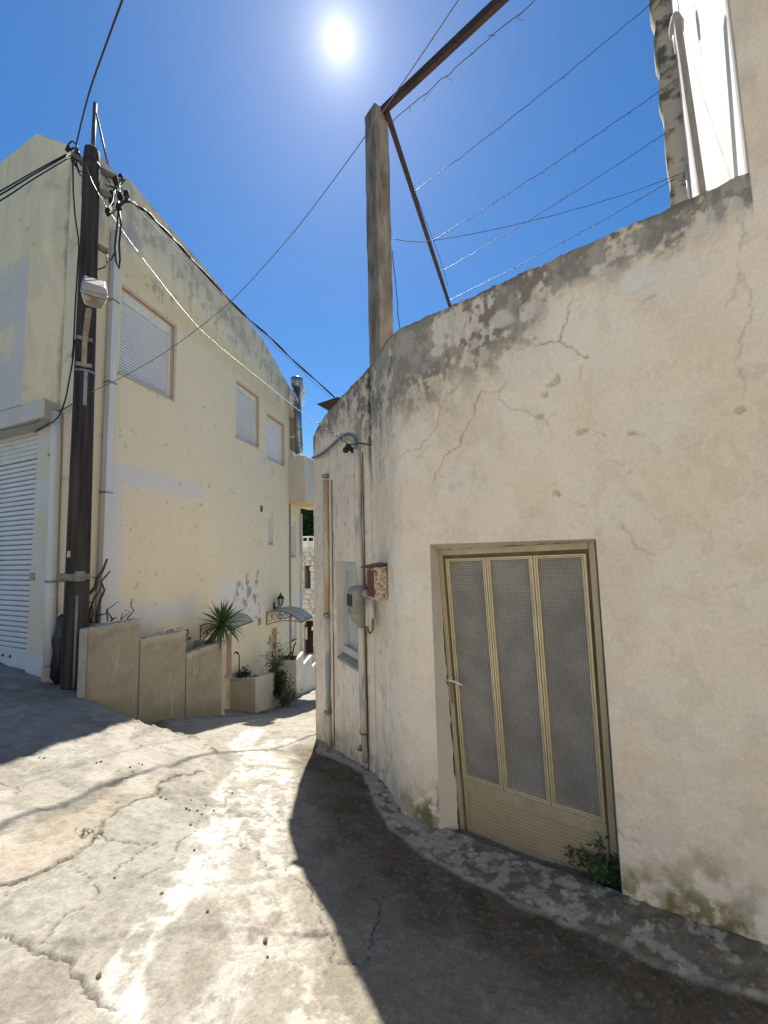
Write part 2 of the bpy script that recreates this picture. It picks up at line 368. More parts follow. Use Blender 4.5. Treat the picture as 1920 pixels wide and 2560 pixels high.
C = mixa(C, blue*.55, (.385, .395, .365))
# whitewash runs poured down the lane
def band(pts, wd, seed=0, amp=.1):
    d, t = poly_dist(GX+jit*.10, GY+jit*.10, g_line(q1(pts), amp, seed, 2), 1.0); return 1-sst(.55, 1.0, d/wd)
ww = band([(1180, 420), (1140, 560), (1080, 700), (1020, 850), (960, 1000), (900, 1130)], .17, 1)
ww = np.maximum(ww, band([(1300, 470), (1260, 620), (1200, 760), (1130, 880)], .26, 12))
ww = np.maximum(ww, band([(900, 1130), (820, 1210), (730, 1290), (650, 1420), (560, 1560), (545, 1660), (560, 1790)], .085, 2))
ww = np.maximum(ww, .8*band([(1330, 640), (1270, 780), (1240, 900), (1300, 1050)], .13, 3))
ww = np.maximum(ww, .7*band([(1230, 1060), (1300, 1300), (1420, 1560), (1480, 1780)], .13, 4))
ww = np.maximum(ww, .55*band([(1080, 1180), (1150, 1400), (1080, 1600), (900, 1780)], .10, 5))
wn = sst(.36, .56, fbm(GX*14, GY*14, 5, 21)*.6 + ns*.25 + n4*.15)
wn = sst(.43, .52, fbm(GX*17, GY*17, 6, 21, .66)*.6 + ns*.25 + n4*.15); ww = ww*(.12+.88*wn); C = mixa(C, ww*.9, (.76, .745, .71)); GZ += ww*.006*n4
blot = sst(.64, .72, fbm(GX*4.5, GY*4.5, 5, 33)); C = mixa(C, blot*.55, (.26, .24, .20)); GZ -= blot*.006
# painted shade tone, damp and mossy concrete by the cream house and the worn whitewashed kerb at the wall's foot
kerb_px = [(790, 1880), (850, 1905), (905, 1935), (913, 1956), (935, 2010), (972, 2073), (1030, 2115), (1082, 2154), (1178, 2206), (1288, 2265), (1435, 2323), (1619, 2404), (1920, 2500), (2300, 2640)]
kerb = g_line(kerb_px); kw = wobble(kerb, .05, 5, 3)
sb = np.linspace(0, S_[-1]-.05, 160); bx, by = cw(sb, -.05)
kpoly = list(kw)+[V(x, y) for x, y in zip(bx[::-1], by[::-1])]
km = poly_soft(GX+(n3-.5)*.05+(n4-.5)*.03, GY+(n2-.5)*.08, kpoly, .012, .1)
dw, _ = poly_dist(GX, GY, np.stack([bx, by], 1), 2.2)
dk, tk = poly_dist(GX, GY, kerb, 1.6)
damp = np.clip(1-dk/(.75+.5*(n1-.5)), 0, 1); damp = sst(.10, .85, damp + (n2-.5)*.5)*np.where(in_poly(GX, GY, kpoly), 0, 1)
shade_tint = sst(-.9, -.2, GX+.1*(GY-2)+ (n1-.5)*.8)
C = mixa(C, shade_tint*np.where(GY < 4.2, .5, 0)*(1-ww*.6), (.265, .225, .17))  # brown shade tone painted into the concrete on the house's shadow side
C = mixa(C, damp*.85, (.15, .118, .077)); C = mixa(C, damp*sst(.5, .65, fbm(GX*7, GY*7, 4, 41))*.6, (.085, .085, .045))
C = mixa(C, damp*sst(.55, .7, ns)*.4, (.23, .21, .175))
speck = sst(.70, .76, fbm(GX*30, GY*30, 3, 44))*damp; C = mixa(C, speck*.5, (.35, .33, .29))
GZ += km*(.008+.035*np.clip(1-dw/.40, 0, 1)) + km*(n3-.5)*.02
kworn = sst(.47, .53, fbm(GX*13+GY*8, GY*14-GX*6, 6, 51, .66) + .13*np.clip(.75-GX*1.0, -.7, 1) )
C = mixa(C, km*.9, (.30, .26, .20)); C = mixa(C, km*kworn*.92, (.64, .575, .47)); C = mixa(C, km*sst(.5, .62, n3)*(1-kworn)*.5, (.22, .19, .12))
lim = (1-sst(.0, .035, dk))*km; C = mixa(C, lim*sst(.4, .55, n3)*.8, (.5, .48, .44))
# broken crest of the slab, dirt in the corner by the planter
dc, _ = poly_dist(GX, GY, crest2, .4); rim = (1-sst(.0, .10, dc))*np.where(GY > 3.6, 1, 0)
GZ += rim*(fbm(GX*16, GY*16, 4, 71)-.5)*.05; C = mixa(C, rim*sst(.45, .6, n3)*.6, (.30, .26, .20))
dirt = (1-sst(.05, .5, np.abs((GX+3.564)*math.cos(math.radians(11))-(GY-4.902)*math.sin(math.radians(11)))))*np.where((GY > 5) & (GY < 9.5), 1, 0)
C = mixa(C, dirt*sst(.35, .6, n2)*.8, (.16, .14, .10))
# cracks
cracks = [([(0, 1915), (60, 1900), (110, 1880), (165, 1850), (195, 1825), (215, 1800), (222, 1775), (250, 1755), (300, 1730), (345, 1690), (380, 1670), (440, 1663)], .011, .022),
          ([(-20, 2016), (60, 2040), (110, 2060), (150, 2095), (185, 2130), (215, 2160), (250, 2175)], .007, .014)]
cracks = [([(a*1.1573, b*1.1573) for a, b in p], wd, dp) for p, wd, dp in cracks]
thin = [[(320, 1050), (360, 1070), (420, 1110)], [(430, 1130), (440, 1190), (420, 1210)], [(520, 1080), (610, 1010), (640, 970), (720, 925)], [(600, 1140), (700, 1080), (800, 1000), (870, 900), (1000, 790)],
        [(1090, 900), (1120, 960), (1200, 980), (1230, 1040), (1350, 1090)], [(180, 1400), (250, 1320), (300, 1270), (380, 1245)], [(0, 1195), (40, 1160)], [(470, 880), (500, 930), (600, 940), (720, 930)], [(-10, 640), (80, 690), (180, 740), (300, 730)],
        [(1340, 1090), (1480, 1250), (1500, 1330), (1520, 1470), (1690, 1480), (1720, 1200)], [(430, 1910-1100), (540, 740)], [(150, 600), (330, 560), (560, 545)]]
cracks += [(q1(p), .0045, .010) for p in thin]
for i, (p, wd, dp) in enumerate(cracks):
    d, t = poly_dist(GX, GY, g_line(p, .2, 100+i, 4), .3)
    wv = wd*(.45+1.0*fbm(GX*9, GY*9, 2, 200+i)); mk = 1-sst(.5, 1.0, d/wv)
    GZ -= mk*dp; C = mixa(C, mk*.8, (.09, .07, .05))
    if wd > .01:
        edge = (1-sst(0, .06, d))*sst(.45, .6, n3); C = mixa(C, edge*.45, (.24, .20, .15))
        side = (1-sst(0, .35, d)); GZ += np.where(in_poly(GX, GY, [V(-9, 9), V(-9, -2)]+list(g_line(p))), 0, 0)
agg = fbm(GX*60, GY*60, 2, 91); C = mixa(C, sst(.66, .74, agg)*.18*(1-km), (.60, .575, .53)); C = mixa(C, sst(.34, .27, agg)*.0+(1-sst(.22, .30, agg))*.30*(1-km), (.17, .155, .13)); GZ += (agg-.5)*.006
C = C*V(.645, .63, .60)
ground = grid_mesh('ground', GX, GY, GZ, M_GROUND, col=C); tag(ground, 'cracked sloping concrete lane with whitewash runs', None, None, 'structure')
# wide terrain under and beyond, out to the horizon
tm = MB(); R0 = [V(-10, -4.5), V(6, -4.5), V(6, 18), V(-10, 18)]
gxx = np.concatenate([np.linspace(-2500, -40, 12), np.linspace(-30, 30, 21), np.linspace(40, 2500, 12)]); gyy = np.concatenate([np.linspace(-2500, -40, 10), np.linspace(-30, 60, 31), np.linspace(80, 2500, 14)])
TX, TY = np.meshgrid(gxx, gyy)
TZ = np.where(TY > 17.5, -3.6-np.clip((TY-18)*.06, 0, 3) + np.clip((TY-45)*.10, 0, 60), -3.9+np.clip((10-TY)*.02, 0, 1))
TZ = np.where((TY < -5), -.6-0*TX, TZ); TZ = np.where((TX < -10) & (TY < 17.6), -.9, TZ)
tcol = np.ones(TX.shape+(3,))*V(.085, .095, .045)
terrain = grid_mesh('terrain', TX, TY, TZ, attr_mat('dry_grass', .95, .3, .4), col=tcol); tag(terrain, 'dry grassy land beyond the village', None, None, 'structure')

# ------------------------------------------------------------------ cream house
E = EYE
house = thing('cream_house', 'old cream plastered house with stained parapet, rounded corner and golden metal door', 'house', cwp(1.9, gz(V(0.2), V(3.0))[0]))
top_s = [0, .12, .5, 1.0, 1.45, 1.9, 2.3, S_REV+.6, S_TALL-.06]; top_z = [1.56, 1.63, 1.72, 1.755, 1.79, 1.80, 1.81, 1.845, 1.885]
def cream_top(s):
    t = np.interp(s, top_s, top_z)+E + (vnoise(s*9, s*0, 5)-.5)*.02 + (vnoise(s*37, s*0, 6)-.5)*.012
    return np.where(s > S_TALL, 6.9, t)
ZT = 6.9
wl_s, wl_z0 = cw_hit(843, 1641); wl_z1 = cw_hit(838, 1403)[1]; wr_s = cw_hit(899, 1500)[0]
holes = [(S_REV, S_RR, -2, E+.028), (wl_s, wr_s, wl_z0, wl_z1)]
def lines(a, b, d, extra):
    r = list(np.arange(a, b, d))+list(extra)+[b]; r = np.array(sorted(r)); return r[np.concatenate([[True], np.diff(r) > 1e-4])]
ss = lines(0, S_TALL+.7, .009, [h_ for h in holes for h_ in h[:2]]+[S_TALL, S_TALL+.004]); ss = np.concatenate([ss, np.linspace(S_TALL+.76, S_[-1]-.02, 14)])
zz = np.concatenate([lines(-1.2, E+2.0, .0095, [h_ for h in holes for h_ in h[2:] if h_ > -1.2]), np.linspace(E+2.06, ZT, 30)])
SS, ZZ = np.meshgrid(ss, zz); TOP = cream_top(SS); TOP[:, ss > S_TALL+.002] = ZT
ZC = np.minimum(ZZ, TOP)
m1 = fbm(SS*1.1, ZC*1.1, 4, 301); m2 = fbm(SS*4, ZC*4, 5, 302); m3 = fbm(SS*16, ZC*16, 4, 303); m4 = fbm(SS*50, ZC*50, 3, 304)
mv = fbm(SS*14, ZC*1.6, 5, 305); mv2 = fbm(SS*30, ZC*5, 4, 306)
left = 1-sst(S_SEAM+.25, S_SEAM+.9, SS)          # rain-streaked part left of the rounded corner
disp = (m1-.5)*.03 + (m2-.5)*.012 + (m3-.5)*.004 + (m4-.5)*.0015 + left*(mv-.5)*.006
K = np.ones(SS.shape+(3,))*V(.82, .70, .535)
K = mixa(K, sst(.42, .62, m1)*.55, (.80, .66, .50)); K = mixa(K, sst(.5, .7, m2)*.5, (.80, .735, .63))
K = mixa(K, sst(.55, .72, fbm(SS*2.3, ZC*2.0, 5, 311))*.45, (.72, .595, .455))
K = mixa(K, sst(.6, .7, m3)*sst(.45, .6, m1)*.35, (.56, .47, .37))
K = mixa(K, left*sst(.40, .65, mv)*.55, (.74, .68, .59)); K = mixa(K, left*sst(.55, .75, mv2)*.28, (.46, .39, .31)); lay = fbm(SS*3.1, ZC*2.7, 7, 361, .6); K = mixa(K, sst(.535, .55, lay)*.28, (.86, .77, .64)); K = mixa(K, (1-sst(.425, .44, lay))*.30, (.76, .605, .44)); lay2 = fbm(SS*9, ZC*7, 6, 362, .62); K = mixa(K, sst(.60, .62, lay2)*.22, (.60, .50, .38)); disp += sst(.535, .55, lay)*.0025
pk = sst(.66, .73, fbm(SS*20, ZC*9, 4, 313))*left; K = mixa(K, pk*.40, (.36, .29, .22)); disp -= pk*.003
# black weathering that hangs down from the parapet, peeled to grey render in places
deep = np.interp(SS, [0, .6, 1.2, 1.55, 1.75, 2.0, S_REV, S_REV+.35, S_REV+.6, S_REV+.9, S_REV+1.15, S_TALL, S_TALL+.1, S_TALL+.6], [.25, .32, .42, .62, .85, 1.0, 1.0, .92, .72, .52, .36, .24, .3, .3])
dT = np.where(SS > S_TALL, 6.9, TOP)-ZC
st = dT/(deep*(.45+1.1*fbm(SS*2.6, ZC*1.4, 4, 321)))
stain = (1-sst(.35, 1.05, st))*np.where(SS > S_TALL, .0, 1)
mott = fbm(SS*11, ZC*8, 6, 322, .68)
mott2 = fbm(SS*34, ZC*22, 4, 324); K = mixa(K, stain*.40, (.44, .385, .31)); K = mixa(K, stain*sst(.46, .55, mott*.75+mott2*.25)*.8, (.13, .112, .09)); K = mixa(K, stain*sst(.45, .62, mv2)*.35, (.24, .21, .17)); K = mixa(K, stain*sst(.57, .61, fbm(SS*8, ZC*6, 6, 323, .66))*.75, (.66, .60, .51))
edge = (1-sst(.0, .05, dT))*np.where(SS > S_TALL, 0, 1); K = mixa(K, edge*(.15+.75*sst(.44, .54, mott)), (.14, .125, .10))
peel = sst(.60, .62, fbm(SS*4.4, ZC*3.6, 6, 331, .6)+.14*stain-.08)*sst(.4, .8, stain); K = mixa(K, peel*.7, (.27, .25, .215)); disp -= peel*.006
tall = np.where(SS > S_TALL, 1.0, 0)*sst(E+1.6, E+2.6, ZC); K = mixa(K, tall*sst(.48, .62, m2)*.35, (.47, .42, .34))
# damp foot: brown then olive moss
gx0, gy0 = cw(SS[0], .12); gz0 = gz(gx0, gy0); H = ZC-gz0[None, :]
foot = (1-sst(.05, .34, H+ (m2-.5)*.35))*(.35+.65*sst(S_SEAM+.4, S_SEAM+1.0, SS)); K = mixa(K, foot*sst(.35, .55, m3)*.8, (.27, .21, .12)); K = mixa(K, foot*sst(.48, .62, mott)*.85, (.13, .125, .04))
K = mixa(K, (1-sst(.05, .7, H))*left*sst(.45, .6, m2)*.5, (.40, .33, .26))
# seam between the two builds, and rain channel under the post
ds = np.abs(SS-S_SEAM-(fbm(ZC*4, ZC*0, 3, 341)-.5)*.03)
sm_ = 1-sst(.002, .011, ds); K = mixa(K, sm_*.85, (.06, .05, .04)); disp -= sm_*.02
upper = sst(E+.35, E+1.2, ZC); chn = (1-sst(.018, .06, ds+.03*(m3-.5)))*upper; K = mixa(K, chn*(.35+.65*sst(.36, .46, mott))*.92, (.06, .052, .045)); disp -= chn*.012
# cracks and chips
def cwl(pts, amp=.12, seed=0, n=3): return wobble([V(*cw_hit(u, v)) for u, v in pts], amp, seed, n)
def c3(p, ox, oy, k): return [(x/k+ox, y/k+oy) for x, y in p]
A3 = lambda p: c3(p, 850, 600, 1.5505)
A1 = lambda p: c3(p, 880, 820, 4.608)
wcr = [(A3([(900, 200), (880, 320), (855, 385), (800, 400), (720, 415), (690, 455), (655, 500), (620, 580), (545, 580), (520, 640), (490, 730), (460, 805), (405, 835), (370, 900), (360, 935)]), .0055, .012),
       (A3([(620, 580), (612, 620), (680, 660), (745, 680), (810, 720)]), .003, .006), (A3([(700, 370), (690, 410), (660, 470)]), .009, .02), (A3([(850, 395), (905, 425), (945, 455)]), .004, .01),
       (A3([(415, 610), (380, 720), (345, 770), (310, 810), (235, 840)]), .0035, .008), (A3([(520, 500), (460, 560), (410, 600)]), .0045, .01), (A3([(520, 490), (560, 482), (640, 490)]), .006, .012),
       (A3([(805, 955), (835, 945), (850, 990), (895, 1020), (960, 1040)]), .0035, .008), (A3([(1025, 855), (1100, 870), (1165, 850)]), .003, .006), (A3([(1120, 870), (1125, 910)]), .003, .006),
       (A3([(925, 740), (990, 748), (1030, 760)]), .004, .008), (A3([(940, 480), (935, 540)]), .002, .005), (A3([(1130, 745), (1180, 755)]), .0035, .008), (A3([(1230, 200), (1180, 240), (1165, 255)]), .002, .005),
       (A1([(430, 715), (370, 760), (385, 1200), (430, 1280), (540, 1250)]), .004, .008), (A1([(290, 1450), (340, 1470), (365, 1500), (420, 1420)]), .003, .006), (A1([(365, 1500), (325, 1560), (330, 1700), (315, 1790)]), .004, .008),
       ([(1840, 540), (1850, 640), (1815, 770)], .003, .006), ([(1870, 600), (1880, 800), (1860, 1000)], .002, .004), ([(1560, 1310), (1590, 1370), (1640, 1390)], .0018, .004), ([(1480, 1990), (1590, 2100), (1600, 2110)], .002, .004)]
for i, (p, wd, dp) in enumerate(wcr):
    d, t = poly_dist(SS, ZC, cwl(p, .17, 400+i, 4), .12); d = d+(m4-.5)*.002
    w2_ = max(wd*.8, .0058); mk = (1-sst(.25, 1.0, d/(w2_*(.6+.8*m3))))*min(1, .18+wd/.010)*(.35+.65*sst(.38, .58, m2)); K = mixa(K, mk*.85, (.17, .13, .095)); disp -= mk*dp
    hl = (1-sst(.0, .018, d))*sst(.52, .64, m3)*.3; K = mixa(K, hl, (.50, .42, .33))
def chip(u, v, r, dp=.012, c=(.36, .29, .21), e=1.0):
    global K, disp
    s0, z0 = cw_hit(u, v); d = np.hypot((SS-s0)*e*.6, ZC-z0)+(m3-.5)*r*2.6+(m4-.5)*r; mk = 1-sst(.55, .75, d/r)
    K = mixa(K, mk*.5, c); disp = disp-mk*dp
for (u, v, r, e) in [(1573, 1085, .020, .6), (1455, 1076, .016, .5), (1388, 1235, .018, 1.5), (1362, 985, .014, 1), (1464, 893, .012, .6), (1674, 636, .03, 1), (1300, 860, .04, .6), (1002, 1813, .022, 2.2), (1352, 1040, .014, 1), (1840, 1028, .02, 1), (1690, 1630, .012, .5), (1390, 950, .03, 1), (1150, 1400, .012, .6)]:
    chip(u, v, r, e=e)
for (u, v, r) in [(1310, 905, .10), (1650, 690, .12), (1600, 700, .07), (1145, 735, .07), (1090, 880, .05), (1240, 800, .09)]:
    s0, z0 = cw_hit(u, v); d = np.hypot((SS-s0)*.7, ZC-z0)+(m2-.5)*r*2.2; mk = 1-sst(.8, 1.0, d/r); K = mixa(K, mk*.55, (.76, .71, .62)); disp -= mk*.003
X, Y = cw(SS, 0); NXa, NYa = np.interp(SS, S_, ty), -np.interp(SS, S_, tx)
# fade relief at the openings so that reveals close
hx = np.ones(SS.shape)
for (a, b, z0, z1) in holes:
    dx_ = np.maximum(np.maximum(a-SS, SS-b), 0); dz_ = np.maximum(np.maximum(z0-ZC, ZC-z1), 0); hx *= sst(0, .04, np.hypot(dx_, dz_))
disp *= hx
X = X+NXa*disp; Y = Y+NYa*disp
cs = (ss[:-1]+ss[1:])/2; cz = (zz[:-1]+zz[1:])/2; CS, CZ = np.meshgrid(cs, cz); keep = np.ones(CS.shape, bool)
for (a, b, z0, z1) in holes: keep &= ~((CS > a) & (CS < b) & (CZ > z0) & (CZ < z1))
keep &= ~((ZZ[:-1, :-1] >= TOP[:-1, :-1]) & (ZZ[:-1, 1:] >= TOP[:-1, 1:]))
wall = grid_mesh('wall', X, Y, ZC, M_CREAM, house, col=K, keep=keep)
# parapet thickness and coping, roof deck, hidden sides (casts the shadow across the lane)
pm = MB(); sl_ = np.arange(0, S_TALL, .03)
for a, b in zip(sl_[:-1], sl_[1:]):
    za, zb = float(cream_top(V(a))[0]), float(cream_top(V(b))[0])
    p = [cwp(a, za, 0), cwp(b, zb, 0), cwp(b, zb, -.2), cwp(a, za, -.2)]
    pm.add(p+[q-V(0, 0, .75) for q in p[2:]], [(0, 1, 2, 3), (3, 2, 4, 5)])
M_COPING = mat('weathered_coping', (.17, .155, .13), .95, col2=(.36, .33, .28), scale=9, bump=.01, bscale=40)
pm.build('coping', M_COPING, house)
M_PLAINCREAM = mat('plain_cream_plaster', (.74, .67, .56), .9, col2=(.66, .59, .48), scale=3, bump=.003, bscale=40)
bm_ = MB(); back = [V(4.6, -.045, 0)+dirv(36)*5, V(-.955, 5.416, 0)+V(2.4, 3.4, 0), V(-.955, 5.416, 0)]
rm = MB(); pts = [cwp(s, E+1.05, -.05) for s in np.linspace(0, S_[-1]-.1, 40)]; far_ = [V(*(back[0][:2]), E+1.05), V(*(back[1][:2]), E+1.05)]
rm.add(pts+far_, [tuple(range(len(pts)+2))]); rm.build('roof_deck', M_PLAINCREAM, house)
bm_.add([cwp(0, -2.5), cwp(0, 1.56+E), V(*back[1][:2], 1.56+E), V(*back[1][:2], -2.5)], [(0, 1, 2, 3)])
bm_.add([V(*back[0][:2], -2.5), V(*back[0][:2], 2.65), V(*back[1][:2], 2.65), V(*back[1][:2], -2.5)], [(0, 1, 2, 3)])
bm_.build('rear_wall', M_PLAINCREAM, house)
# terrace: sunlit return wall of the taller build, stained pier at its far end
PT = V(*cw(S_TALL), 0)
pier_r = hit_v(1721, 434, PT, 36)
depth = float(np.linalg.norm((pier_r-PT)[:2])); d36 = dirv(36); d54 = dirv(-54)
M_LIMEWASH = mat('limewashed_wall', (.56, .55, .535), .92, col2=(.46, .45, .44), scale=5, stretch=(3, 3, .4), bump=.004, bscale=25)
M_PIER = mat('lichen_pier', (.50, .42, .31), .95, col2=(.13, .11, .08), scale=4.2, detail=7, bump=.012, bscale=16, lo=.50, hi=.60)
rw = MB(); rw.box(V(PT[0], PT[1], E+1.0)+d36*.06, d36*(depth+1.6), -d54*.45, V(0, 0, 7.0)); rw.build('terrace_side_wall', M_LIMEWASH, house, bevel=.02, label='bright sunlit white side wall of the terrace')
pier_l = hit_v(1680, 512, pier_r, -54); pw = float(np.linalg.norm((pier_l-pier_r)[:2])); pr = MB()
rr = random.Random(5); zs_ = np.linspace(E+1.0, E+8.2, 40)
for z0, z1 in zip(zs_[:-1], zs_[1:]):
    j0, j1 = .018*math.sin(z0*9)+.012*math.sin(z0*23), .018*math.sin(z1*9)+.012*math.sin(z1*23); q = V(pier_r[0], pier_r[1], 0)
    a0, a1 = q+d54*(pw+j0), q+d54*(pw+j1); up0, up1 = V(0, 0, z0), V(0, 0, z1)
    f0, f1 = -.01*math.sin(z0*7), -.01*math.sin(z1*7)
    pr.add([q-d54*.02+up0+d36*f0, a0+up0+d36*f0, a0+d36*.3+up0, q-d54*.02+up1+d36*f1, a1+up1+d36*f1, a1+d36*.3+up1], [(0, 1, 4, 3), (1, 2, 5, 4)], True)
pr.build('terrace_pier', M_PIER, house)
# a long plank leaning in the terrace corner and a pale pipe beside it
lp = thing('leaning_plank', 'long weathered grey plank leaning in the terrace corner above the parapet', 'plank', hit_v(1775, 470, pier_r, -54)-V(0, 0, .6))
M_PLANK = mat('weathered_plank', (.33, .30, .27), .9, col2=(.22, .20, .18), scale=6, stretch=(6, 6, .3), bump=.004)
pa, pb = hit_v(1768, 490, PT-d54*-.12, 36), hit_v(1702, 40, PT-d54*-.17, 36)
pa = pa-(pb-pa)/np.linalg.norm(pb-pa)*.35
mb = MB(); ax = (pb-pa); sidev = V(d36[0], d36[1], 0)*.085; mb.box(pa, ax, sidev, d54*.035); mb.build('board', M_PLANK, lp, bevel=.004)
pq = hit_v(1722, 490, pier_r, -54)-d36*.04; mb = MB(); mb.tube([pq-V(0, 0, .3), V(pq[0], pq[1], E+4.4)], .018, 8); mb.build('pipe', M_PVC, house, label='thin pale pipe beside the stained pier')
mb = MB(); kn = hit_v(1690, 60, PT+d54*.12, 36); mb.lathe(kn-V(0, 0, .12), [(.02, 0), (.05, .03), (.055, .1), (.03, .2), (.0, .24)], 10); mb.build('wrapping', mat('rag', (.45, .40, .37), .95, col2=(.3, .25, .23), scale=20), lp)
mb = MB(); mb.tube([kn+V(0, 0, .02), kn+V(-.04, -.01, -.12), kn+V(-.03, 0, -.28), kn+V(.04, .01, -.2), kn+V(.05, .02, .3)], .006, 6); mb.build('cord', M_BARECABLE, lp)

# ---- golden aluminium door, three tall panes of square-patterned glass
M_GOLD = mat('gold_anodised_aluminium', (.50, .425, .275), .42, .2, col2=(.40, .335, .21), scale=5, stretch=(2, 2, .3))
M_GOLD2 = mat('gold_anodised_edge', (.66, .57, .37), .33, .25, col2=(.55, .46, .29), scale=8)
M_GROOVE = mat('dark_brown_groove', (.13, .095, .055), .8, .1, col2=(.22, .16, .09), scale=9)  # dark brown for the slots between frame and panes
Nd = -d36  # out to the street
DP = (WP[0]-Nd[0]*.18, WP[1]-Nd[1]*.18)
dTL, dTR, dBL, dBR = hit_v(1100, 1375, DP, -54), hit_v(1487, 1354, DP, -54), hit_v(1157, 2075, DP, -54), hit_v(1551, 2236, DP, -54)
def D(u, v, n=0.0): return dBL*(1-u)*(1-v)+dBR*u*(1-v)+dTL*(1-u)*v+dTR*u*v + Nd*n
def dbox(mb, u0, u1, v0, v1, n0, n1):
    mb.hexa([D(u0, v0, n1), D(u1, v0, n1), D(u1, v0, n0), D(u0, v0, n0), D(u0, v1, n1), D(u1, v1, n1), D(u1, v1, n0), D(u0, v1, n0)]); return mb
door = MB(); dbox(door, -.004, .030, -.03, 1.0, -.02, .035); dbox(door, .970, 1.004, -.03, 1.0, -.02, .035); dbox(door, .030, .970, .978, 1.0, -.02, .035)
door = door.build('door', M_GOLD, house, bevel=.004, label='gold anodised metal door with three tall patterned glass panes')
mb = MB(); dbox(mb, .030, .970, .966, .978, -.03, .008); dbox(mb, .030, .050, .0, .966, -.03, .010); dbox(mb, .953, .970, .0, .966, -.03, .012); mb.build('groove', M_GROOVE, door)
VB = .185
mb = MB(); dbox(mb, .046, .956, .150, VB, -.02, .022); dbox(mb, .046, .075, .0, .150, -.02, .022); dbox(mb, .925, .956, .0, .150, -.02, .022); dbox(mb, .075, .925, .0, .018, -.02, .022); mb.build('bottom_rail', M_GOLD, door, bevel=.003)
mb = MB()
nr = 12
for i in range(nr):
    a = .018+(.132)*i/nr; b_ = .018+(.132)*(i+.8)/nr; dbox(mb, .075, .925, a, b_, -.02, .008)
dbox(mb, .075, .925, .018, .150, -.022, .003); mb.build('ribbed_panel', mat('gold_ribbed_panel', (.50, .40, .25), .5, .1, col2=(.42, .335, .21), scale=4), door, bevel=0)
panes = [(.050, .345), (.350, .650), (.655, .953)]
# glass: 12 mm squares pressed into it, dusty; a limp curtain hangs behind
def glass_mat():
    m_, t, b = node_mat('square_patterned_glass'); N = t.nodes; L = t.links
    uv = N.new('ShaderNodeUVMap'); sp = N.new('ShaderNodeSeparateXYZ'); L.new(uv.outputs[0], sp.inputs[0])
    def wave(o):
        a = N.new('ShaderNodeMath'); a.operation = 'FRACT'; L.new(o, a.inputs[0])
        c = N.new('ShaderNodeMath'); c.operation = 'SUBTRACT'; L.new(a.outputs[0], c.inputs[0]); c.inputs[1].default_value = .5
        e = N.new('ShaderNodeMath'); e.operation = 'ABSOLUTE'; L.new(c.outputs[0], e.inputs[0])
        f = N.new('ShaderNodeMapRange'); f.inputs['From Min'].default_value = .33; f.inputs['From Max'].default_value = .48; L.new(e.outputs[0], f.inputs[0]); return f.outputs[0]
    mx = N.new('ShaderNodeMath'); mx.operation = 'MAXIMUM'; L.new(wave(sp.outputs[0]), mx.inputs[0]); L.new(wave(sp.outputs[1]), mx.inputs[1])
    tcn = N.new('ShaderNodeTexCoord'); no = N.new('ShaderNodeTexNoise'); no.inputs['Scale'].default_value = 5; no.inputs['Detail'].default_value = 5; L.new(tcn.outputs['Object'], no.inputs['Vector'])
    cr = N.new('ShaderNodeValToRGB'); cr.color_ramp.elements[0].color = (.36, .335, .29, 1); cr.color_ramp.elements[1].color = (.52, .485, .425, 1); cr.color_ramp.elements[0].position = .38; cr.color_ramp.elements[1].position = .68
    L.new(no.outputs['Fac'], cr.inputs[0])
    mc = N.new('ShaderNodeMix'); mc.data_type = 'RGBA'; L.new(mx.outputs[0], mc.inputs['Factor']); L.new(cr.outputs[0], mc.inputs['A']); mc.inputs['B'].default_value = (.07, .065, .06, 1)
    L.new(mc.outputs['Result'], b.inputs['Base Color'])
    b.inputs['Roughness'].default_value = .28; b.inputs['Transmission Weight'].default_value = .22; b.inputs['IOR'].default_value = 1.5
    bp = N.new('ShaderNodeBump'); bp.inputs['Strength'].default_value = .8; bp.inputs['Distance'].default_value = .002; bp.invert = True
    L.new(mx.outputs[0], bp.inputs['Height']); L.new(bp.outputs[0], b.inputs['Normal']); return m_
M_PGLASS = glass_mat()
for i, (a, b_) in enumerate(panes):
    wfr = .024; mb = MB()
    # stepped profile: outer and inner bead
    for k, (o0, o1, n1) in enumerate([(0, .010, .030), (.010, .017, .020), (.017, wfr, .027)]):
        v0, v1 = VB+.004, .965; kv = .45
        dbox(mb, a+o0, a+o1, v0+o0*kv, v1-o0*kv, -.02, n1); dbox(mb, b_-o1, b_-o0, v0+o0*kv, v1-o0*kv, -.02, n1)
        dbox(mb, a+o1, b_-o1, v0+o0*kv, v0+o1*kv, -.02, n1); dbox(mb, a+o1, b_-o1, v1-o1*kv, v1-o0*kv, -.02, n1)
    fr = mb.build('pane_frame', M_GOLD2, door, bevel=.0015)
    v0, v1 = VB+.004+wfr*.45, .965-wfr*.45
    g = MB(); g.add([D(a+wfr, v0, .004), D(b_-wfr, v0, .004), D(b_-wfr, v1, .004), D(a+wfr, v1, .004), D(a+wfr, v0, -.002), D(b_-wfr, v0, -.002), D(b_-wfr, v1, -.002), D(a+wfr, v1, -.002)], [(0, 1, 2, 3), (7, 6, 5, 4)])
    go = g.build('pane', M_PGLASS, door); uvl = go.data.uv_layers.new(name='UVMap')
    W_, H_ = np.linalg.norm(D(b_-wfr, .5)-D(a+wfr, .5))/.0125, np.linalg.norm(D(.5, v1)-D(.5, v0))/.0135
    for pi, poly in enumerate(go.data.polygons):
        for li, (uu, vv) in zip(poly.loop_indices, [(0, 0), (1, 0), (1, 1), (0, 1)] if pi == 0 else [(0, 1), (1, 1), (1, 0), (0, 0)]): uvl.data[li].uv = (uu*W_, vv*H_)
cu = MB(); nU = 90; cvs = []
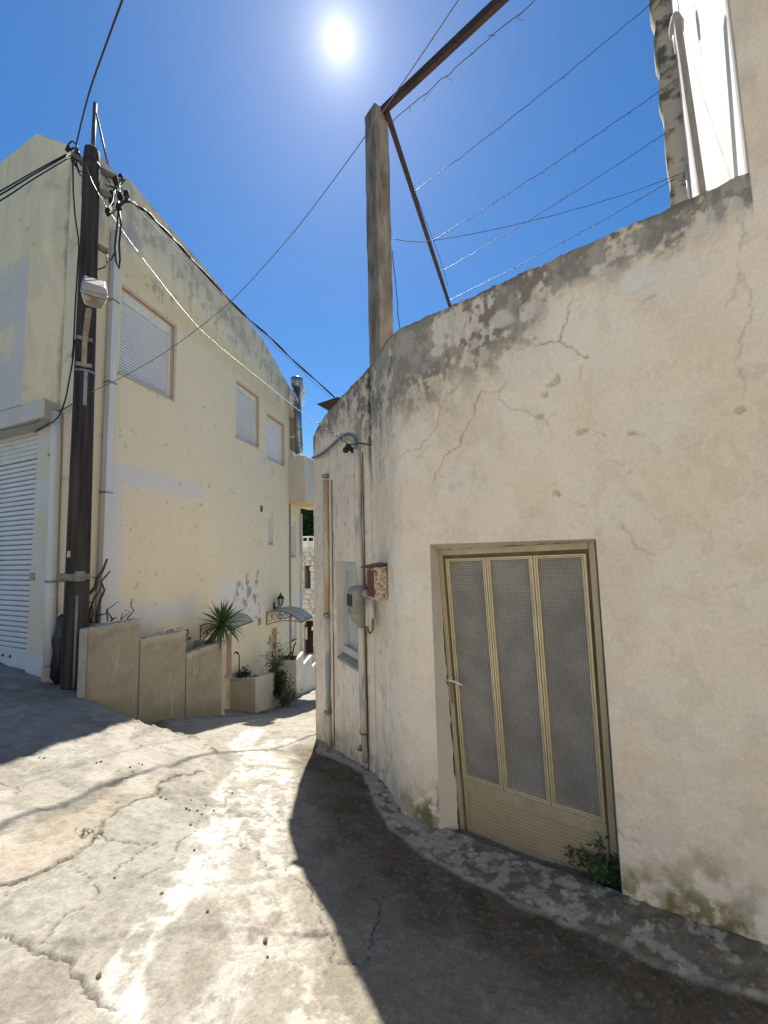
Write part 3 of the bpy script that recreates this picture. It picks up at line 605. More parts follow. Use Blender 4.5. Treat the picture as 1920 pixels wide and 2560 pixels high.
for j, v in enumerate((.02, .97)):
    for i in range(nU+1):
        u = i/nU; cvs.append(D(.05+.9*u, v, -.10+.02*math.sin(u*60)+.012*math.sin(u*23+1)))
cu.add(cvs, [(i, i+1, nU+2+i, nU+1+i) for i in range(nU)], True); cu.build('curtain', mat('limp_curtain', (.34, .31, .30), .95, col2=(.22, .20, .20), scale=2.2), door)
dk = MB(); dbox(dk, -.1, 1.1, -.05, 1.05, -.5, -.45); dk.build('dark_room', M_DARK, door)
hd = MB(); h0 = D(.022, .527, .035); tdir = (D(1, .5)-D(0, .5)); tdir /= np.linalg.norm(tdir)
hd.lathe(h0, [(.016, 0), (.016, .008), (.009, .012), (.009, .045)], 12, Nd); hp = h0+Nd*.045
hd.tube([hp-tdir*.008, hp+tdir*.02+V(0, 0, .002), hp+tdir*.07-V(0, 0, .008), hp+tdir*.112-V(0, 0, .018)], [.009, .009, .008, .0065], 8)
hd.build('handle', mat('pale_handle', (.72, .69, .6), .35, .3), door)
mb = MB(); dbox(mb, .012, .026, .44, .52, .034, .036); mb.build('keyhole_plate', M_GROOVE, door)
# plaster reveals round the door, ragged where the mortar has broken away from the frame
rv = MB(); zr = holes[0][3]
def rq(*p): rv.add(p, [(0, 1, 2, 3)])
zb_ = gz(V(.34), V(3.0))[0]-.2
nn = 60; rgr = random.Random(4)
prev = None
for i in range(nn+1):
    t = i/nn; z = zb_+(zr-zb_)*t; o = cwp(S_REV, z); inn = D(-.004, (z-dBL[2])/(dTL[2]-dBL[2]), .030 if .1 < t < .62 else .034)
    inn = inn+(o-inn)*(rgr.uniform(.0, .12) if .08 < t < .75 else rgr.uniform(-.02, .02)); inn[2] = z
    if prev is not None: rq(prev[0], prev[1], inn, o)
    prev = (o, inn)
rq(cwp(S_RR, zb_), cwp(S_RR, zr), D(1.004, 1.0, 0)*V(1, 1, 0)+V(0, 0, zr), D(1.004, 0, 0)*V(1, 1, 0)+V(0, 0, zb_))
prev = None
for i in range(31):
    t = i/30; o = cwp(S_REV+(S_RR-S_REV)*t, zr); inn = D(-.004+1.008*t, 1.0, .03)+V(0, 0, rgr.uniform(-.006, .006))
    if prev is not None: rq(prev[0], o, inn, prev[1])
    prev = (o, inn)
rv.build('door_reveal', M_PLAINCREAM, house)
fm = MB(); fm.add([D(-.06, -.05, -.015), D(1.05, -.05, -.015), D(1.05, 1.06, -.015), D(-.06, 1.06, -.015)], [(0, 1, 2, 3)]); fm.v = [p for p in fm.v]
# mortar fillet frame behind (four strips only, the leaf stays see-through)
fm = MB(); dbox(fm, -.09, -.003, -.05, 1.04, -.02, .012); dbox(fm, 1.003, 1.06, -.05, 1.04, -.02, .012); dbox(fm, -.003, 1.003, .999, 1.04, -.02, .012)
fm.build('mortar_bed', mat('crumbled_mortar', (.36, .33, .27), .95, col2=(.20, .17, .13), scale=14, bump=.006, bscale=50), house)
sill = MB(); a0, a1 = D(-.03, 0, .18), D(1.03, 0, .18); b0, b1 = D(-.03, 0, -.02), D(1.03, 0, -.02)
sill.hexa([a0-V(0, 0, .5), a1-V(0, 0, .5), b1-V(0, 0, .5), b0-V(0, 0, .5), a0-V(0, 0, .035), a1-V(0, 0, .035), b1-V(0, 0, .004), b0-V(0, 0, .004)])
sill.build('threshold', mat('worn_threshold', (.16, .15, .125), .95, col2=(.48, .46, .42), scale=11, detail=7, bump=.006, lo=.46, hi=.56), house, bevel=.01)

# ---- small shuttered window left of the seam
wn = MB(); rec = .105; M_WOOD = mat('peeling_grey_white_paint', (.55, .545, .51), .75, col2=(.44, .43, .39), scale=7, stretch=(3, 3, .5), bump=.003)
def W2(s, z, off): return cwp(s, z, off)
sA, sB, zA, zB = wl_s, wr_s, wl_z0, wl_z1
rvl = MB()
for p in ([W2(sA, zA, 0), W2(sA, zB, 0), W2(sA, zB, -rec), W2(sA, zA+.05, -rec)], [W2(sB, zA, 0), W2(sB, zA+.05, -rec), W2(sB, zB, -rec), W2(sB, zB, 0)], [W2(sA, zB, 0), W2(sB, zB, 0), W2(sB, zB, -rec), W2(sA, zB, -rec)]): rvl.add(p, [(0, 1, 2, 3)])
win = MB()
def wbox(mb, s0, s1, z0, z1, n0, n1): mb.hexa([W2(s0, z0, n1), W2(s1, z0, n1), W2(s1, z0, n0), W2(s0, z0, n0), W2(s0, z1, n1), W2(s1, z1, n1), W2(s1, z1, n0), W2(s0, z1, n0)])
fw = .045
wbox(win, sA, sA+fw, zA+.05, zB, -rec-.04, -rec+.03); wbox(win, sB-fw, sB, zA+.05, zB, -rec-.04, -rec+.03); wbox(win, sA+fw, sB-fw, zB-fw, zB, -rec-.04, -rec+.03); wbox(win, sA+fw, sB-fw, zA+.05, zA+.13, -rec-.04, -rec+.05)
win = win.build('window', M_WOOD, house, bevel=.004, label='grey white wooden window deep in the wall')
rvl.build('reveal', M_PLAINCREAM, win)
mb = MB(); smid = (sA+sB)/2; wbox(mb, sA+fw, sA+fw+.035, zA+.13, zB-fw, -rec-.03, -rec+.012); wbox(mb, smid-.02, smid+.02, zA+.13, zB-fw, -rec-.03, -rec+.012); wbox(mb, sA+fw, sB-fw, zB-fw-.06, zB-fw, -rec-.03, -rec+.010); mb.build('shutter_frame', M_WOOD, win, bevel=.003)
mb = MB(); wbox(mb, sA+fw, sB-fw, zA+.13, zB-fw, -rec-.03, -rec-.01); mb.build('shutter_panel', mat('dull_shutter_panel', (.50, .52, .50), .7, col2=(.42, .43, .41), scale=6, stretch=(3, 3, .4)), win)
mb = MB(); mb.hexa([W2(sA, zA-.03, 0), W2(sB, zA-.03, 0), W2(sB, zA-.03, -rec), W2(sA, zA-.03, -rec), W2(sA, zA+.0, .004), W2(sB, zA+.0, .004), W2(sB, zA+.05, -rec), W2(sA, zA+.05, -rec)]); mb.build('sill', mat('grey_sill', (.40, .37, .32), .9, col2=(.32, .29, .24), scale=9), win)

# ---- drain pipes
def pipe_px(name, pts, r, mt, off, label, n=12):
    P = []
    for (u, v) in pts:
        s, z = cw_hit(u, v, off); P.append(cwp(s, z, off))
    mb = MB(); mb.tube(P, r, n); return mb.build(name, mt, house, label=label), P
M_PIPEB = mat('flaked_blue_grey_pipe', (.30, .34, .35), .7, col2=(.62, .55, .44), scale=5, stretch=(2, 2, .35), lo=.46, hi=.52, bump=.003)
M_PIPEC = mat('flaked_cream_pipe', (.62, .56, .46), .7, col2=(.36, .36, .34), scale=5, stretch=(2, 2, .3), lo=.54, hi=.6, bump=.003)
M_PIPEP = mat('peach_flaked_pipe', (.60, .52, .41), .75, col2=(.50, .36, .24), scale=5, stretch=(2, 2, .3), lo=.48, hi=.54, bump=.003)
pipe_px('drain_pipe', [(814, 1200), (815, 1300), (817, 1530)], .034, M_PIPEP, .03, 'flaking peach upper drain pipe left of the window')
pipe_px('drain_pipe', [(818, 1545), (819, 1650), (820, 1775)], .031, M_PIPEB, .03, 'flaking blue grey middle drain pipe left of the window')
pipe_px('drain_pipe', [(820, 1785), (821, 1820), (823, 1868)], .033, M_PIPEC, .03, 'cream foot of the drain pipe left of the window')
pipe_px('drain_pipe', [(892, 1122), (894, 1180), (895, 1300), (901, 1450), (903, 1580), (908, 1760), (910, 1830)], .036, M_PIPEC, .035, 'cream and grey flaking drain pipe right of the window')
pipe_px('drain_pipe', [(910, 1832), (912, 1870), (914, 1905)], .030, M_CONC, .03, 'broken grey foot of the drain pipe right of the window')
for (u, v) in [(817, 1538), (820, 1780), (894, 1188), (910, 1828), (814, 1190)]:
    s, z = cw_hit(u, v, .03); mb = MB(); mb.lathe(cwp(s, z-.025, .03), [(.030, 0), (.045, .006), (.045, .04), (.030, .05)], 14); mb.build('pipe_clamp', M_GALV if v != 1188 else M_CONC, house)
for (u0, v0, u1, v1) in [(829, 1200, 836, 1868), (906, 1130, 921, 1930)]:
    P = []
    for k in np.linspace(0, 1, 14):
        s, z = cw_hit(u0+(u1-u0)*k, v0+(v1-v0)*k, .008); P.append(cwp(s, z, .008))
    mb = MB(); mb.tube(P, .0055, 6); mb.build('thin_dark_line', mat('dark_brown_line', (.07, .045, .035), .8), house)  # thin dark line down the right of each drain pipe
# dark chimney cowl (folded sheet) behind the parapet
ck = thing('chimney_cowl', 'dark folded sheet metal cowl behind the stained parapet', 'chimney', cwp(.45, E+1.05, -.35))
kp = [hit_y(u, v, 5.35) for u, v in [(791, 1010), (845, 992), (856, 996), (824, 1022)]]
mb = MB(); mb.prism(kp, V(.12, .35, .02)); mb.build('sheet', M_IRON, ck)
kb = hit_y(824, 1040, 5.5); mb = MB(); mb.cbox(kb-V(-.06, -.05, .45), V(.16, 0, 0), V(0, .2, 0), V(0, 0, 1.0)); mb.build('stack', M_IRON, ck)

# ------------------------------------------------------------------ pergola on the terrace: concrete post, two iron beams, wires
pc = hit_y(953, 850, 4.02); perg = thing('pergola', 'pergola of a tall rough concrete post, rusty beams and thin wires over the terrace', 'pergola', V(pc[0], pc[1], E+1.7))
M_POST = mat('weathered_concrete_post', (.26, .225, .18), .95, col2=(.115, .10, .082), scale=5, detail=7, stretch=(2, 2, .5), bump=.012, bscale=28, lo=.40, hi=.62)
pz = hit_y(949, 272, 4.0)[2]
pm = MB(); ca, cb = dirv(-38), dirv(52); zs_ = list(np.linspace(E+1.2, pz-.02, 34)); rr = random.Random(8); half = .094
rings = []
for i, z in enumerate(zs_):
    lean = (z-E-1.8)*.004; c_ = V(pc[0]+lean, pc[1]+.03, z); j = lambda: rr.uniform(-.004, .004)
    rings.append([c_+sx*ca*(half+j())+sy*cb*(half+j()) for sx, sy in ((-1, -1), (-1, 1), (1, 1), (1, -1))])
top_c = V(pc[0]+(pz-E-1.8)*.004, pc[1]+.03, pz+.06)
for k in range(4):
    P = [r[k] for r in rings]; Q = [r[(k+1) % 4] for r in rings]; n = len(P)
    pm.add(P+Q, [(i, i+1, n+i+1, n+i) for i in range(n-1)])
pm.add(rings[-1]+[r_+(top_c-r_)*.35+V(0, 0, .02) for r_ in rings[-1]], [(0, 1, 5, 4), (1, 2, 6, 5), (2, 3, 7, 6), (3, 0, 4, 7), (4, 5, 6, 7)])
post = pm.build('post', M_POST, perg); recalc(post)
b0 = hit_v(958, 268, pc, -54); bz = b0[2]
bm2 = MB(); bdir = hit_z(1262, -20, bz)-b0; bdir = bdir/np.linalg.norm(bdir); b1p = b0+bdir*6.0; bm2.box(b0-bdir*.08-V(0, 0, .045), bdir*6.2, d36*.05, V(0, 0, .09)); bm2.build('beam', M_RUSTBEAM, perg, bevel=.003)
# beam running back over the terrace
sA_ = hit_z(966, 292, bz-.05); far_b = hit_z(1122, 765, bz-.05); bd = far_b-sA_; bd = bd/np.linalg.norm(bd)
bm3 = MB(); side_ = np.cross(bd, V(0, 0, 1)); bm3.box(sA_-bd*.05-V(0, 0, .05), bd*(np.linalg.norm(far_b-sA_)+2.0), side_*.05, V(0, 0, .06)); bm3.build('beam', M_RUSTBEAM, perg, bevel=.003)
baz = math.degrees(math.atan2(bd[0], bd[1]))
def sag(a, b, dz, n=16, wob=0, seed=0):
    r = random.Random(seed); return [a+(b-a)*t+V(r.uniform(-wob, wob), r.uniform(-wob, wob), -4*dz*t*(1-t)+r.uniform(-wob, wob)) for t in np.linspace(0, 1, n)]
ends = [((1030, 469), (1650, -10)), ((1070, 575), (1656, 222)), ((1094, 637), (1668, 330)), ((1117, 712), (1690, 446))]
for i, (p, q) in enumerate(ends):
    a = hit_v(*p, sA_, baz); a[2] = bz-.02; b = hit_v(*q, pier_l-d36*.02, -54); rr = random.Random(30+i)
    mb = MB(); P = sag(a, b, .05, 30, .006, i); mb.tube(P, .0045, 5)
    for k in range(1, 28):
        if (i in (1, 3) and k % 2) or k % 9 == 0:   # dried vine tendrils caught on the wire
            for _ in range(2):
                c_ = P[k]+(P[k+1]-P[k])*rr.random(); mb.tube([c_, c_+V(rr.uniform(-.03, .03), rr.uniform(-.03, .03), rr.uniform(-.04, .01)), c_+V(rr.uniform(-.03, .03), rr.uniform(-.02, .02), rr.uniform(-.05, .02))], .0016, 4)
    mb.build('wire', M_IRON, perg)
a = hit_v(984, 596, pc, -54); b = hit_v(1725, 425, pier_l, -54); mb = MB(); mid = hit_v(1062, 605, pc+d36*.3, -54); mb.tube(sag(a, mid, .01, 8, .004, 3)+sag(mid, b, .10, 20, .004, 4)[1:], .0035, 5); mb.build('wire', M_IRON, perg)
a = hit_v(981, 626, pc, -54); b = cwp(S_SEAM+.62, E+1.7, -.12); mb = MB(); mb.tube(sag(a, b, .06, 14, .006, 6), .004, 5); mb.build('wire', M_IRON, perg)
a = hit_v(974, 310, pc, -54); P = [hit_v(*p, sA_+side_*.06, baz) for p in ends and [(982, 330), (1034, 470), (1074, 578), (1098, 640), (1121, 716)]]; mb = MB(); mb.tube([a]+P, .0035, 5); mb.build('wire', M_IRON, perg)
rr = random.Random(77); a = hit_v(978, 305, pc, -54); b = a+bdir*2.6+V(0, 0, -.06); P = sag(a, b, .03, 34, .012, 9); mb = MB(); mb.tube(P, .004, 5)
for k in range(0, 33, 3):
    for _ in range(1):
        c_ = P[k]; mb.tube([c_, c_+V(rr.uniform(-.05, .05), rr.uniform(-.05, .05), rr.uniform(-.06, .03)), c_+V(rr.uniform(-.06, .06), rr.uniform(-.05, .05), rr.uniform(-.08, .03))], .0018, 4)
mb.build('dry_vine', mat('dry_vine', (.09, .065, .045), .9), perg)

# ------------------------------------------------------------------ letter box and electricity meter on the cream wall
def onwall(s, z, a, n, h): return cwp(s, z, 0)+cwt(s)*a+cwn(s)*n+V(0, 0, h)
ms, mz0 = cw_hit(962, 1496); mz1 = cw_hit(958, 1415)[1]
lb = thing('letter_box', 'rusty brown letter box with a sloping lid on the cream wall', 'letter box', cwp(ms, mz0, .05))
M_LB = mat('brown_enamel', (.13, .035, .02), .5, col2=(.08, .024, .016), scale=8); M_RUST = mat('rusted_cream_enamel', (.55, .49, .38), .8, col2=(.20, .075, .02), scale=38, detail=9, lo=.44, hi=.60, bump=.003)
sd = cwt(ms); nn_ = cwn(ms); wdt, dep, hgt = .22, .115, mz1-mz0
mb = MB(); mb.box(cwp(ms, mz0, .01)-sd*wdt/2, sd*wdt, nn_*dep, V(0, 0, hgt)); mb.build('box', M_RUST, lb, bevel=.004)
mb = MB(); mb.box(cwp(ms, mz0+.025, .01)-sd*(wdt/2-.012)+nn_*dep, sd*(wdt-.024), nn_*.006, V(0, 0, hgt-.06)); mb.build('front', M_LB, lb, bevel=.002)
mb = MB(); o = cwp(ms, mz1, .01)-sd*(wdt/2+.02); mb.hexa([o+nn_*(dep+.055)-V(0, 0, .012), o+nn_*(dep+.055)+sd*(wdt+.04)-V(0, 0, .012), o+sd*(wdt+.04)+V(0, 0, .018), o+V(0, 0, .018), o+nn_*(dep+.055), o+nn_*(dep+.055)+sd*(wdt+.04), o+sd*(wdt+.04)+V(0, 0, .032), o+V(0, 0, .032)]); mb.build('lid', M_LB, lb, bevel=.002)
es, ez0 = cw_hit(899, 1570, .10); ez1 = cw_hit(893, 1465, .10)[1]
em = thing('electricity_meter', 'dusty grey electricity meter case with a dark display over the drain pipe', 'meter', cwp(es, ez0, .05))
M_METER = mat('dusty_meter_plastic', (.33, .31, .27), .55, col2=(.25, .235, .20), scale=9); et, en = cwt(es), cwn(es); eh = ez1-ez0
prof = [(0, .05, .03), (.06, .10, .055), (.16, .13, .085), (.30, .17, .10), (.34, .19, .115), (.45, .20, .125), (.85, .20, .125), (.96, .19, .11), (1.0, .15, .08)]
rings = []
for (f, wd, dp) in prof:
    c_ = cwp(es, ez0+eh*f, .075); rings.append([c_+et*wd/2*math.copysign(abs(math.cos(a))**.5, math.cos(a))+en*(dp*max(0, math.sin(a))**.5 if math.sin(a) > 0 else -.02) for a in np.linspace(0, 2*math.pi, 20, endpoint=False)])
mb = MB(); n = 20
for r_ in rings: mb.v += [tuple(p) for p in r_]
for i in range(len(rings)-1):
    for k in range(n): mb.f.append((i*n+k, i*n+(k+1) % n, (i+1)*n+(k+1) % n, (i+1)*n+k)); mb.sm.append(True)
mb.f += [tuple(range(n-1, -1, -1)), tuple(range((len(rings)-1)*n, len(rings)*n))]; mb.sm += [False, False]; mb.build('case', M_METER, em)
mb = MB(); mb.box(cwp(es, ez0+eh*.55, .075)+en*.122-et*.06, et*.12, en*.006, V(0, 0, eh*.28)); mb.build('display', mat('black_display', (.01, .01, .012), .25), em)
mb = MB(); mb.tube([cwp(es, ez0+eh*.40, .075)+et*.10*c_+en*(.128-.05*abs(c_)**3) for c_ in np.linspace(-1, 1, 13)], .006, 6); mb.build('seam_ridge', M_METER, em)
for da, z0, z1, r in [(.135, .10, .78, .026), (.215, .12, .74, .026)]:
    mb = MB(); c_ = cwp(es, ez0, .07)+et*da; mb.tube([c_+V(0, 0, eh*z0), c_+V(0, 0, eh*z1)], r, 10); mb.build('conduit', M_PIPEC, em)
mb = MB(); c_ = cwp(es, ez0+eh*.86, .09)+et*.15; mb.lathe(c_-et*.05, [(.0, 0), (.035, .0), (.042, .03), (.042, .07), (.03, .09), (0, .092)], 12, et); mb.build('fitting', M_METER, em)
mb = MB(); mb.tube([c_+V(0, 0, .02)-et*.02, c_+V(0, 0, .06)+et*.03, c_+V(0, 0, .03)+et*.08, c_+V(0, 0, -.02)+et*.06], .013, 7); mb.build('cable_loop', M_CABLE, em)
c_ = cwp(es, ez0+eh*.10, .08)+et*.13; mb = MB(); mb.tube([c_+V(0, 0, .06), c_+V(0, 0, 0), c_+et*.03-V(0, 0, .05), c_+et*.07-V(0, 0, .06), c_+et*.12-V(0, 0, .02), c_+et*.13+V(0, 0, .08)], .009, 7); mb.build('cable_loop', M_GREYCABLE, em)

# ------------------------------------------------------------------ pale yellow house: plan
SAZ, FAZ = 11.0, -66.0
ds_, df_ = dirv(SAZ), dirv(FAZ)
QS = V(-2.814, 8.763, 0)+.6*dirv(-66)             # a point on its side wall
CO = hit_v(205, 1000, QS, SAZ); CO = V(CO[0], CO[1], 0)    # corner behind the pole
nS = V(ds_[1], -ds_[0], 0)                         # side wall faces right
def side(t, z, off=0.0): return CO+ds_*t+nS*off+V(0, 0, z)
def side_hit(u, v, off=0.0):
    p = hit_v(u, v, CO+nS*off, SAZ); return float((p-CO) @ ds_), float(p[2])
yh = thing('yellow_house', 'pale yellow two storey house with closed white roller shutters and a garage', 'house', V(CO[0], CO[1], 0.0))
T_SEAM = side_hit(724, 1500)[0]; T_END = side_hit(753, 1500)[0]
tp = [side_hit(u, v) for u, v in [(223, 358), (300, 445), (319.6, 445), (500, 655), (658, 850), (700, 925), (729, 977)]]
TT = [p[0] for p in tp]; TZ_ = [p[1] for p in tp]
def quad_win(pts): # pixel corners tl,tr,br,bl -> t0,t1,z0,z1
    h = [side_hit(*p) for p in pts]; return (h[0][0]+h[3][0])/2, (h[1][0]+h[2][0])/2, (h[2][1]+h[3][1])/2, (h[0][1]+h[1][1])/2
wins = [quad_win([(303, 715), (434, 816), (434, 1001), (299, 931)]), quad_win([(589, 954), (645, 993), (645, 1120), (591, 1091)]), quad_win([(667, 1030), (709, 1070), (709, 1168), (669, 1141)]),
        quad_win([(671.5, 1281), (682, 1285), (682, 1360), (671.5, 1360)]), quad_win([(727.5, 1302), (739, 1308), (739, 1392), (727.5, 1391)]), quad_win([(727, 1550), (741, 1556), (741, 1597), (727, 1606)])]
doors = [(side_hit(543, 1650)[0], side_hit(579, 1650)[0], side_hit(575, 1690)[1], side_hit(575, 1582)[1]), (side_hit(674, 1650)[0], side_hit(692, 1650)[0], side_hit(690, 1690)[1], side_hit(690, 1568)[1])]
yh_holes = wins+doors
ts = lines(0, T_END, .022, [x for h in yh_holes for x in h[:2]]+[T_SEAM]); zs = lines(-3.2, max(TZ_)+.02, .022, [x for h in yh_holes for x in h[2:]])
T2, Z2 = np.meshgrid(ts, zs); TOP2 = np.interp(T2, TT, TZ_); TOP2 = np.where(T2 > T_SEAM+.05, np.minimum(TOP2, side_hit(735, 1130)[1]), TOP2)+(vnoise(T2*7, T2*0, 3)-.5)*.015
Z2c = np.minimum(Z2, TOP2)
e1 = fbm(T2*.9, Z2c*.9, 4, 501); e2 = fbm(T2*3.5, Z2c*3.5, 5, 502); e3 = fbm(T2*14, Z2c*14, 4, 503); ev = fbm(T2*9, Z2c*.9, 5, 504)
Y = np.ones(T2.shape+(3,))*V(.77, .665, .475)
Y = mixa(Y, sst(.40, .62, e1)*.5, (.74, .645, .475)); Y = mixa(Y, sst(.45, .7, ev)*.4, (.71, .635, .485)); Y = mixa(Y, sst(.52, .7, e2)*.35, (.73, .665, .47))
fadeT = sst(1.5, 4.5, T2)*sst(-2.6, 0, Z2c); Y = mixa(Y, fadeT*.35, (.68, .64, .52))
dt2 = TOP2-Z2c
band_ = (1-sst(.55, .95, dt2+(e1-.5)*.25)); Y = mixa(Y, band_*.5, (.58, .54, .44)); Y = mixa(Y, band_*sst(.5, .64, e2)*.55, (.38, .36, .29))
grime = sst(.58, .66, fbm(T2*6, Z2c*3, 5, 511))*(1-sst(.9, 1.5, dt2)); Y = mixa(Y, grime*.5, (.33, .31, .25)); run_ = sst(.56, .66, fbm(T2*16, Z2c*.7, 5, 516))*(1-sst(.4, 2.2, dt2)); Y = mixa(Y, run_*.3, (.45, .41, .31))
def side_poly(pts, soft=.05, jit_=.5):
    P = [V(*side_hit(u, v)) for u, v in pts]; return poly_soft(T2+(e2-.5)*jit_*.3, Z2c+(e3-.5)*jit_*.2, P, soft)
K3 = lambda p: c3(p, 450, 850, 3.318)
Kz = lambda p: [(a*1.1573, b*1.1573) for a, b in p]
LIL = (.66, .64, .63)
Y = mixa(Y, side_poly(Kz([(238, 1000), (285, 1005), (440, 1050), (445, 1078), (400, 1075), (265, 1045), (262, 1310), (225, 1330), (222, 1000)]), .03, .25)*.85, LIL)
Y = mixa(Y, side_poly(Kz([(222, 1300), (300, 1305), (425, 1295), (420, 1325), (300, 1360), (222, 1370)]), .08, .5)*.8, LIL)
Y = mixa(Y, side_poly(Kz([(468, 1275), (510, 1250), (560, 1270), (560, 1330), (460, 1345)]), .06, .4)*.85, (.67, .65, .64))
Y = mixa(Y, side_poly([(725, 1515), (738, 1485), (753, 1475), (753, 1545), (725, 1545)], .08, .4)*.8, LIL)
Y = mixa(Y, side_poly(Kz([(255, 500), (275, 470), (305, 520), (300, 545), (270, 520)]), .08, .7)*.8, (.36, .37, .37))
Y = mixa(Y, side_poly(Kz([(262, 545), (380, 640), (520, 770), (620, 890), (618, 915), (500, 800), (370, 690), (265, 600)]), .15, .3)*.45, (.68, .54, .26))
scr = sst(.60, .68, fbm(T2*9, Z2c*4.5, 5, 512))
for pl, k in [(Kz([(275, 560), (390, 650), (372, 700), (270, 610)]), .55), (Kz([(300, 450), (620, 830), (600, 840), (420, 660), (290, 500)]), .4), (Kz([(520, 1230), (565, 1225), (562, 1345), (505, 1290)]), .8), (Kz([(560, 940), (600, 960), (610, 1050), (560, 1010)]), .3)]:
    Y = mixa(Y, side_poly(pl, .08, .4)*scr*k, (.25, .24, .20))
spots = sst(.79, .84, fbm(T2*11, Z2c*9, 3, 513)); Y = mixa(Y, spots*.45, (.27, .25, .2))
gy1 = gz(CO[0]+ds_[0]*T2[0]+nS[0]*.7, CO[1]+ds_[1]*T2[0]+nS[1]*.7); H2 = Z2c-gy1[None, :]
ft = (1-sst(.5, 1.6, H2+(e2-.5)*.9)); Y = mixa(Y, ft*sst(.42, .6, e2)*.5, (.40, .36, .26)); Y = mixa(Y, (1-sst(.3, 1.0, H2+(e2-.5)*.6))*sst(.45, .6, fbm(T2*5, Z2c*2.5, 5, 514))*.7, (.20, .19, .14))
ln = (1-sst(.006, .02, np.abs(T2-T_SEAM))); Y = mixa(Y, ln*.6, (.25, .2, .15))
dsp = (e1-.5)*.03+(e2-.5)*.010+(e3-.5)*.003
hx = np.ones(T2.shape)
for (a, b, z0, z1) in yh_holes: hx *= sst(0, .08, np.hypot(np.maximum(np.maximum(a-T2, T2-b), 0), np.maximum(np.maximum(z0-Z2c, Z2c-z1), 0)))
dsp *= hx*sst(0, .15, T2)
keep = np.ones((len(zs)-1, len(ts)-1), bool); CT, CZ = np.meshgrid((ts[:-1]+ts[1:])/2, (zs[:-1]+zs[1:])/2)
for (a, b, z0, z1) in yh_holes: keep &= ~((CT > a) & (CT < b) & (CZ > z0) & (CZ < z1))
keep &= ~((Z2[:-1, :-1] >= TOP2[:-1, :-1]) & (Z2[:-1, 1:] >= TOP2[:-1, 1:]))
grid_mesh('side_wall', CO[0]+ds_[0]*T2+nS[0]*dsp, CO[1]+ds_[1]*T2+nS[1]*dsp, Z2c, M_YELLOW, yh, col=Y, keep=keep)
M_YPLAIN = mat('plain_yellow_plaster', (.69, .63, .46), .9, col2=(.62, .57, .43), scale=3, bump=.003, bscale=30)
M_YPATCH = mat('patched_facade', (.67, .60, .44), .9, col2=(.64, .62, .60), scale=1.3, bump=.003, bscale=30, lo=.44, hi=.52)
# parapet inside, roof, back
mb = MB(); tq = np.linspace(0, T_END, 60)
for a, b in zip(tq[:-1], tq[1:]):
    za, zb = float(np.interp(a, TT, TZ_)), float(np.interp(b, TT, TZ_)); p = [side(a, za), side(b, zb), side(b, zb, -.18), side(a, za, -.18)]; mb.add(p+[p[2]-V(0, 0, .7), p[3]-V(0, 0, .7)], [(0, 1, 2, 3), (3, 2, 4, 5)])
mb.build('coping', mat('yellow_coping', (.55, .5, .4), .9, col2=(.4, .37, .3), scale=6), yh)
# facade: upper wall set forward at the left, oblique return, strip by the corner
I0 = hit_v(158, 850, CO, FAZ); I0 = V(I0[0], I0[1], 0); sI = float((I0-CO) @ df_)
fw_ = -.26; nF = V(df_[1], -df_[0], 0); nF = nF if nF @ (-CO) > 0 else -nF    # facade faces the camera
F1p = CO+nF*.26
B0 = hit_v(62, 850, F1p, FAZ); B0 = V(B0[0], B0[1], 0); G0 = hit_v(110, 1010, F1p, FAZ); G0 = V(G0[0], G0[1], 0)
zB = hit_v(98, 330, B0, FAZ)[2]; zC = TZ_[0]; zsl1 = hit_v(80, 1003, F1p, FAZ)[2]; zsl0 = hit_v(60, 1058, F1p, FAZ)[2]
LEFT = B0+df_*5.0
def wallq(name, a, b, z0, z1, mt, nx=40, nz=120, sd_=0, colf=None):
    u = np.linspace(0, 1, nx); zz_ = np.linspace(z0, z1, nz); U, Zg = np.meshgrid(u, zz_); L_ = np.linalg.norm((b-a)[:2])
    a1 = fbm(U*L_*1.2, Zg*1.2, 4, sd_); a2 = fbm(U*L_*4.5, Zg*4.5, 5, sd_+1); a3 = fbm(U*L_*9, Zg*1.2, 4, sd_+2)
    c = np.ones(U.shape+(3,))*V(.77, .66, .465); c = mixa(c, sst(.4, .65, a1)*.6, (.73, .625, .45)); c = mixa(c, sst(.5, .7, a3)*.4, (.60, .54, .41)); c = mixa(c, sst(.68, .75, a2)*.35, (.30, .28, .22))
    if colf: c = colf(c, U, Zg, a1, a2)
    return grid_mesh(name, a[0]+(b[0]-a[0])*U, a[1]+(b[1]-a[1])*U, Zg, mt, yh, col=c)
def patchy(c, U, Zg, a1, a2):
    x = U; d = (1-U)*5.0
    m_ = np.maximum(sst(.16, .10, d+(a2-.5)*.12)*np.where(Zg < zB-1.7, 1, 0), 0)
    c = mixa(c, np.clip(1-np.abs(d-.1)/.22, 0, 1)**.5*np.where(Zg < zB-2.1, .9, 0), (.57, .55, .54)); c = mixa(c, sst(.0, .3, zB-1.75-Zg+(a1-.5)*.4)*sst(.5, 1.0, zB-2.6-Zg+0*U+1.4)*np.where((Zg > zB-2.9), .8, 0), (.57, .55, .54))
    c = mixa(c, sst(-.1, .25, zsl1+.9-Zg+(a2-.5)*.5), (.57, .55, .55)); return c
wallq('front_wall', LEFT, B0, zsl1, zB, M_YELLOW, 200, 160, 601, patchy)
def grimy(c, U, Zg, a1, a2):
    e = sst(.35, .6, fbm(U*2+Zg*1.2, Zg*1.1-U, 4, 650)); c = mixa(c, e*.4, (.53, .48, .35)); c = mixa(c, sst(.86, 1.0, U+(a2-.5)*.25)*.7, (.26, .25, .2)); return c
zI = hit_v(163, 380, I0, FAZ)[2]; rw_ = wallq('return_wall', B0, I0, zsl1, zB, M_YELLOW, 50, 160, 611, grimy)
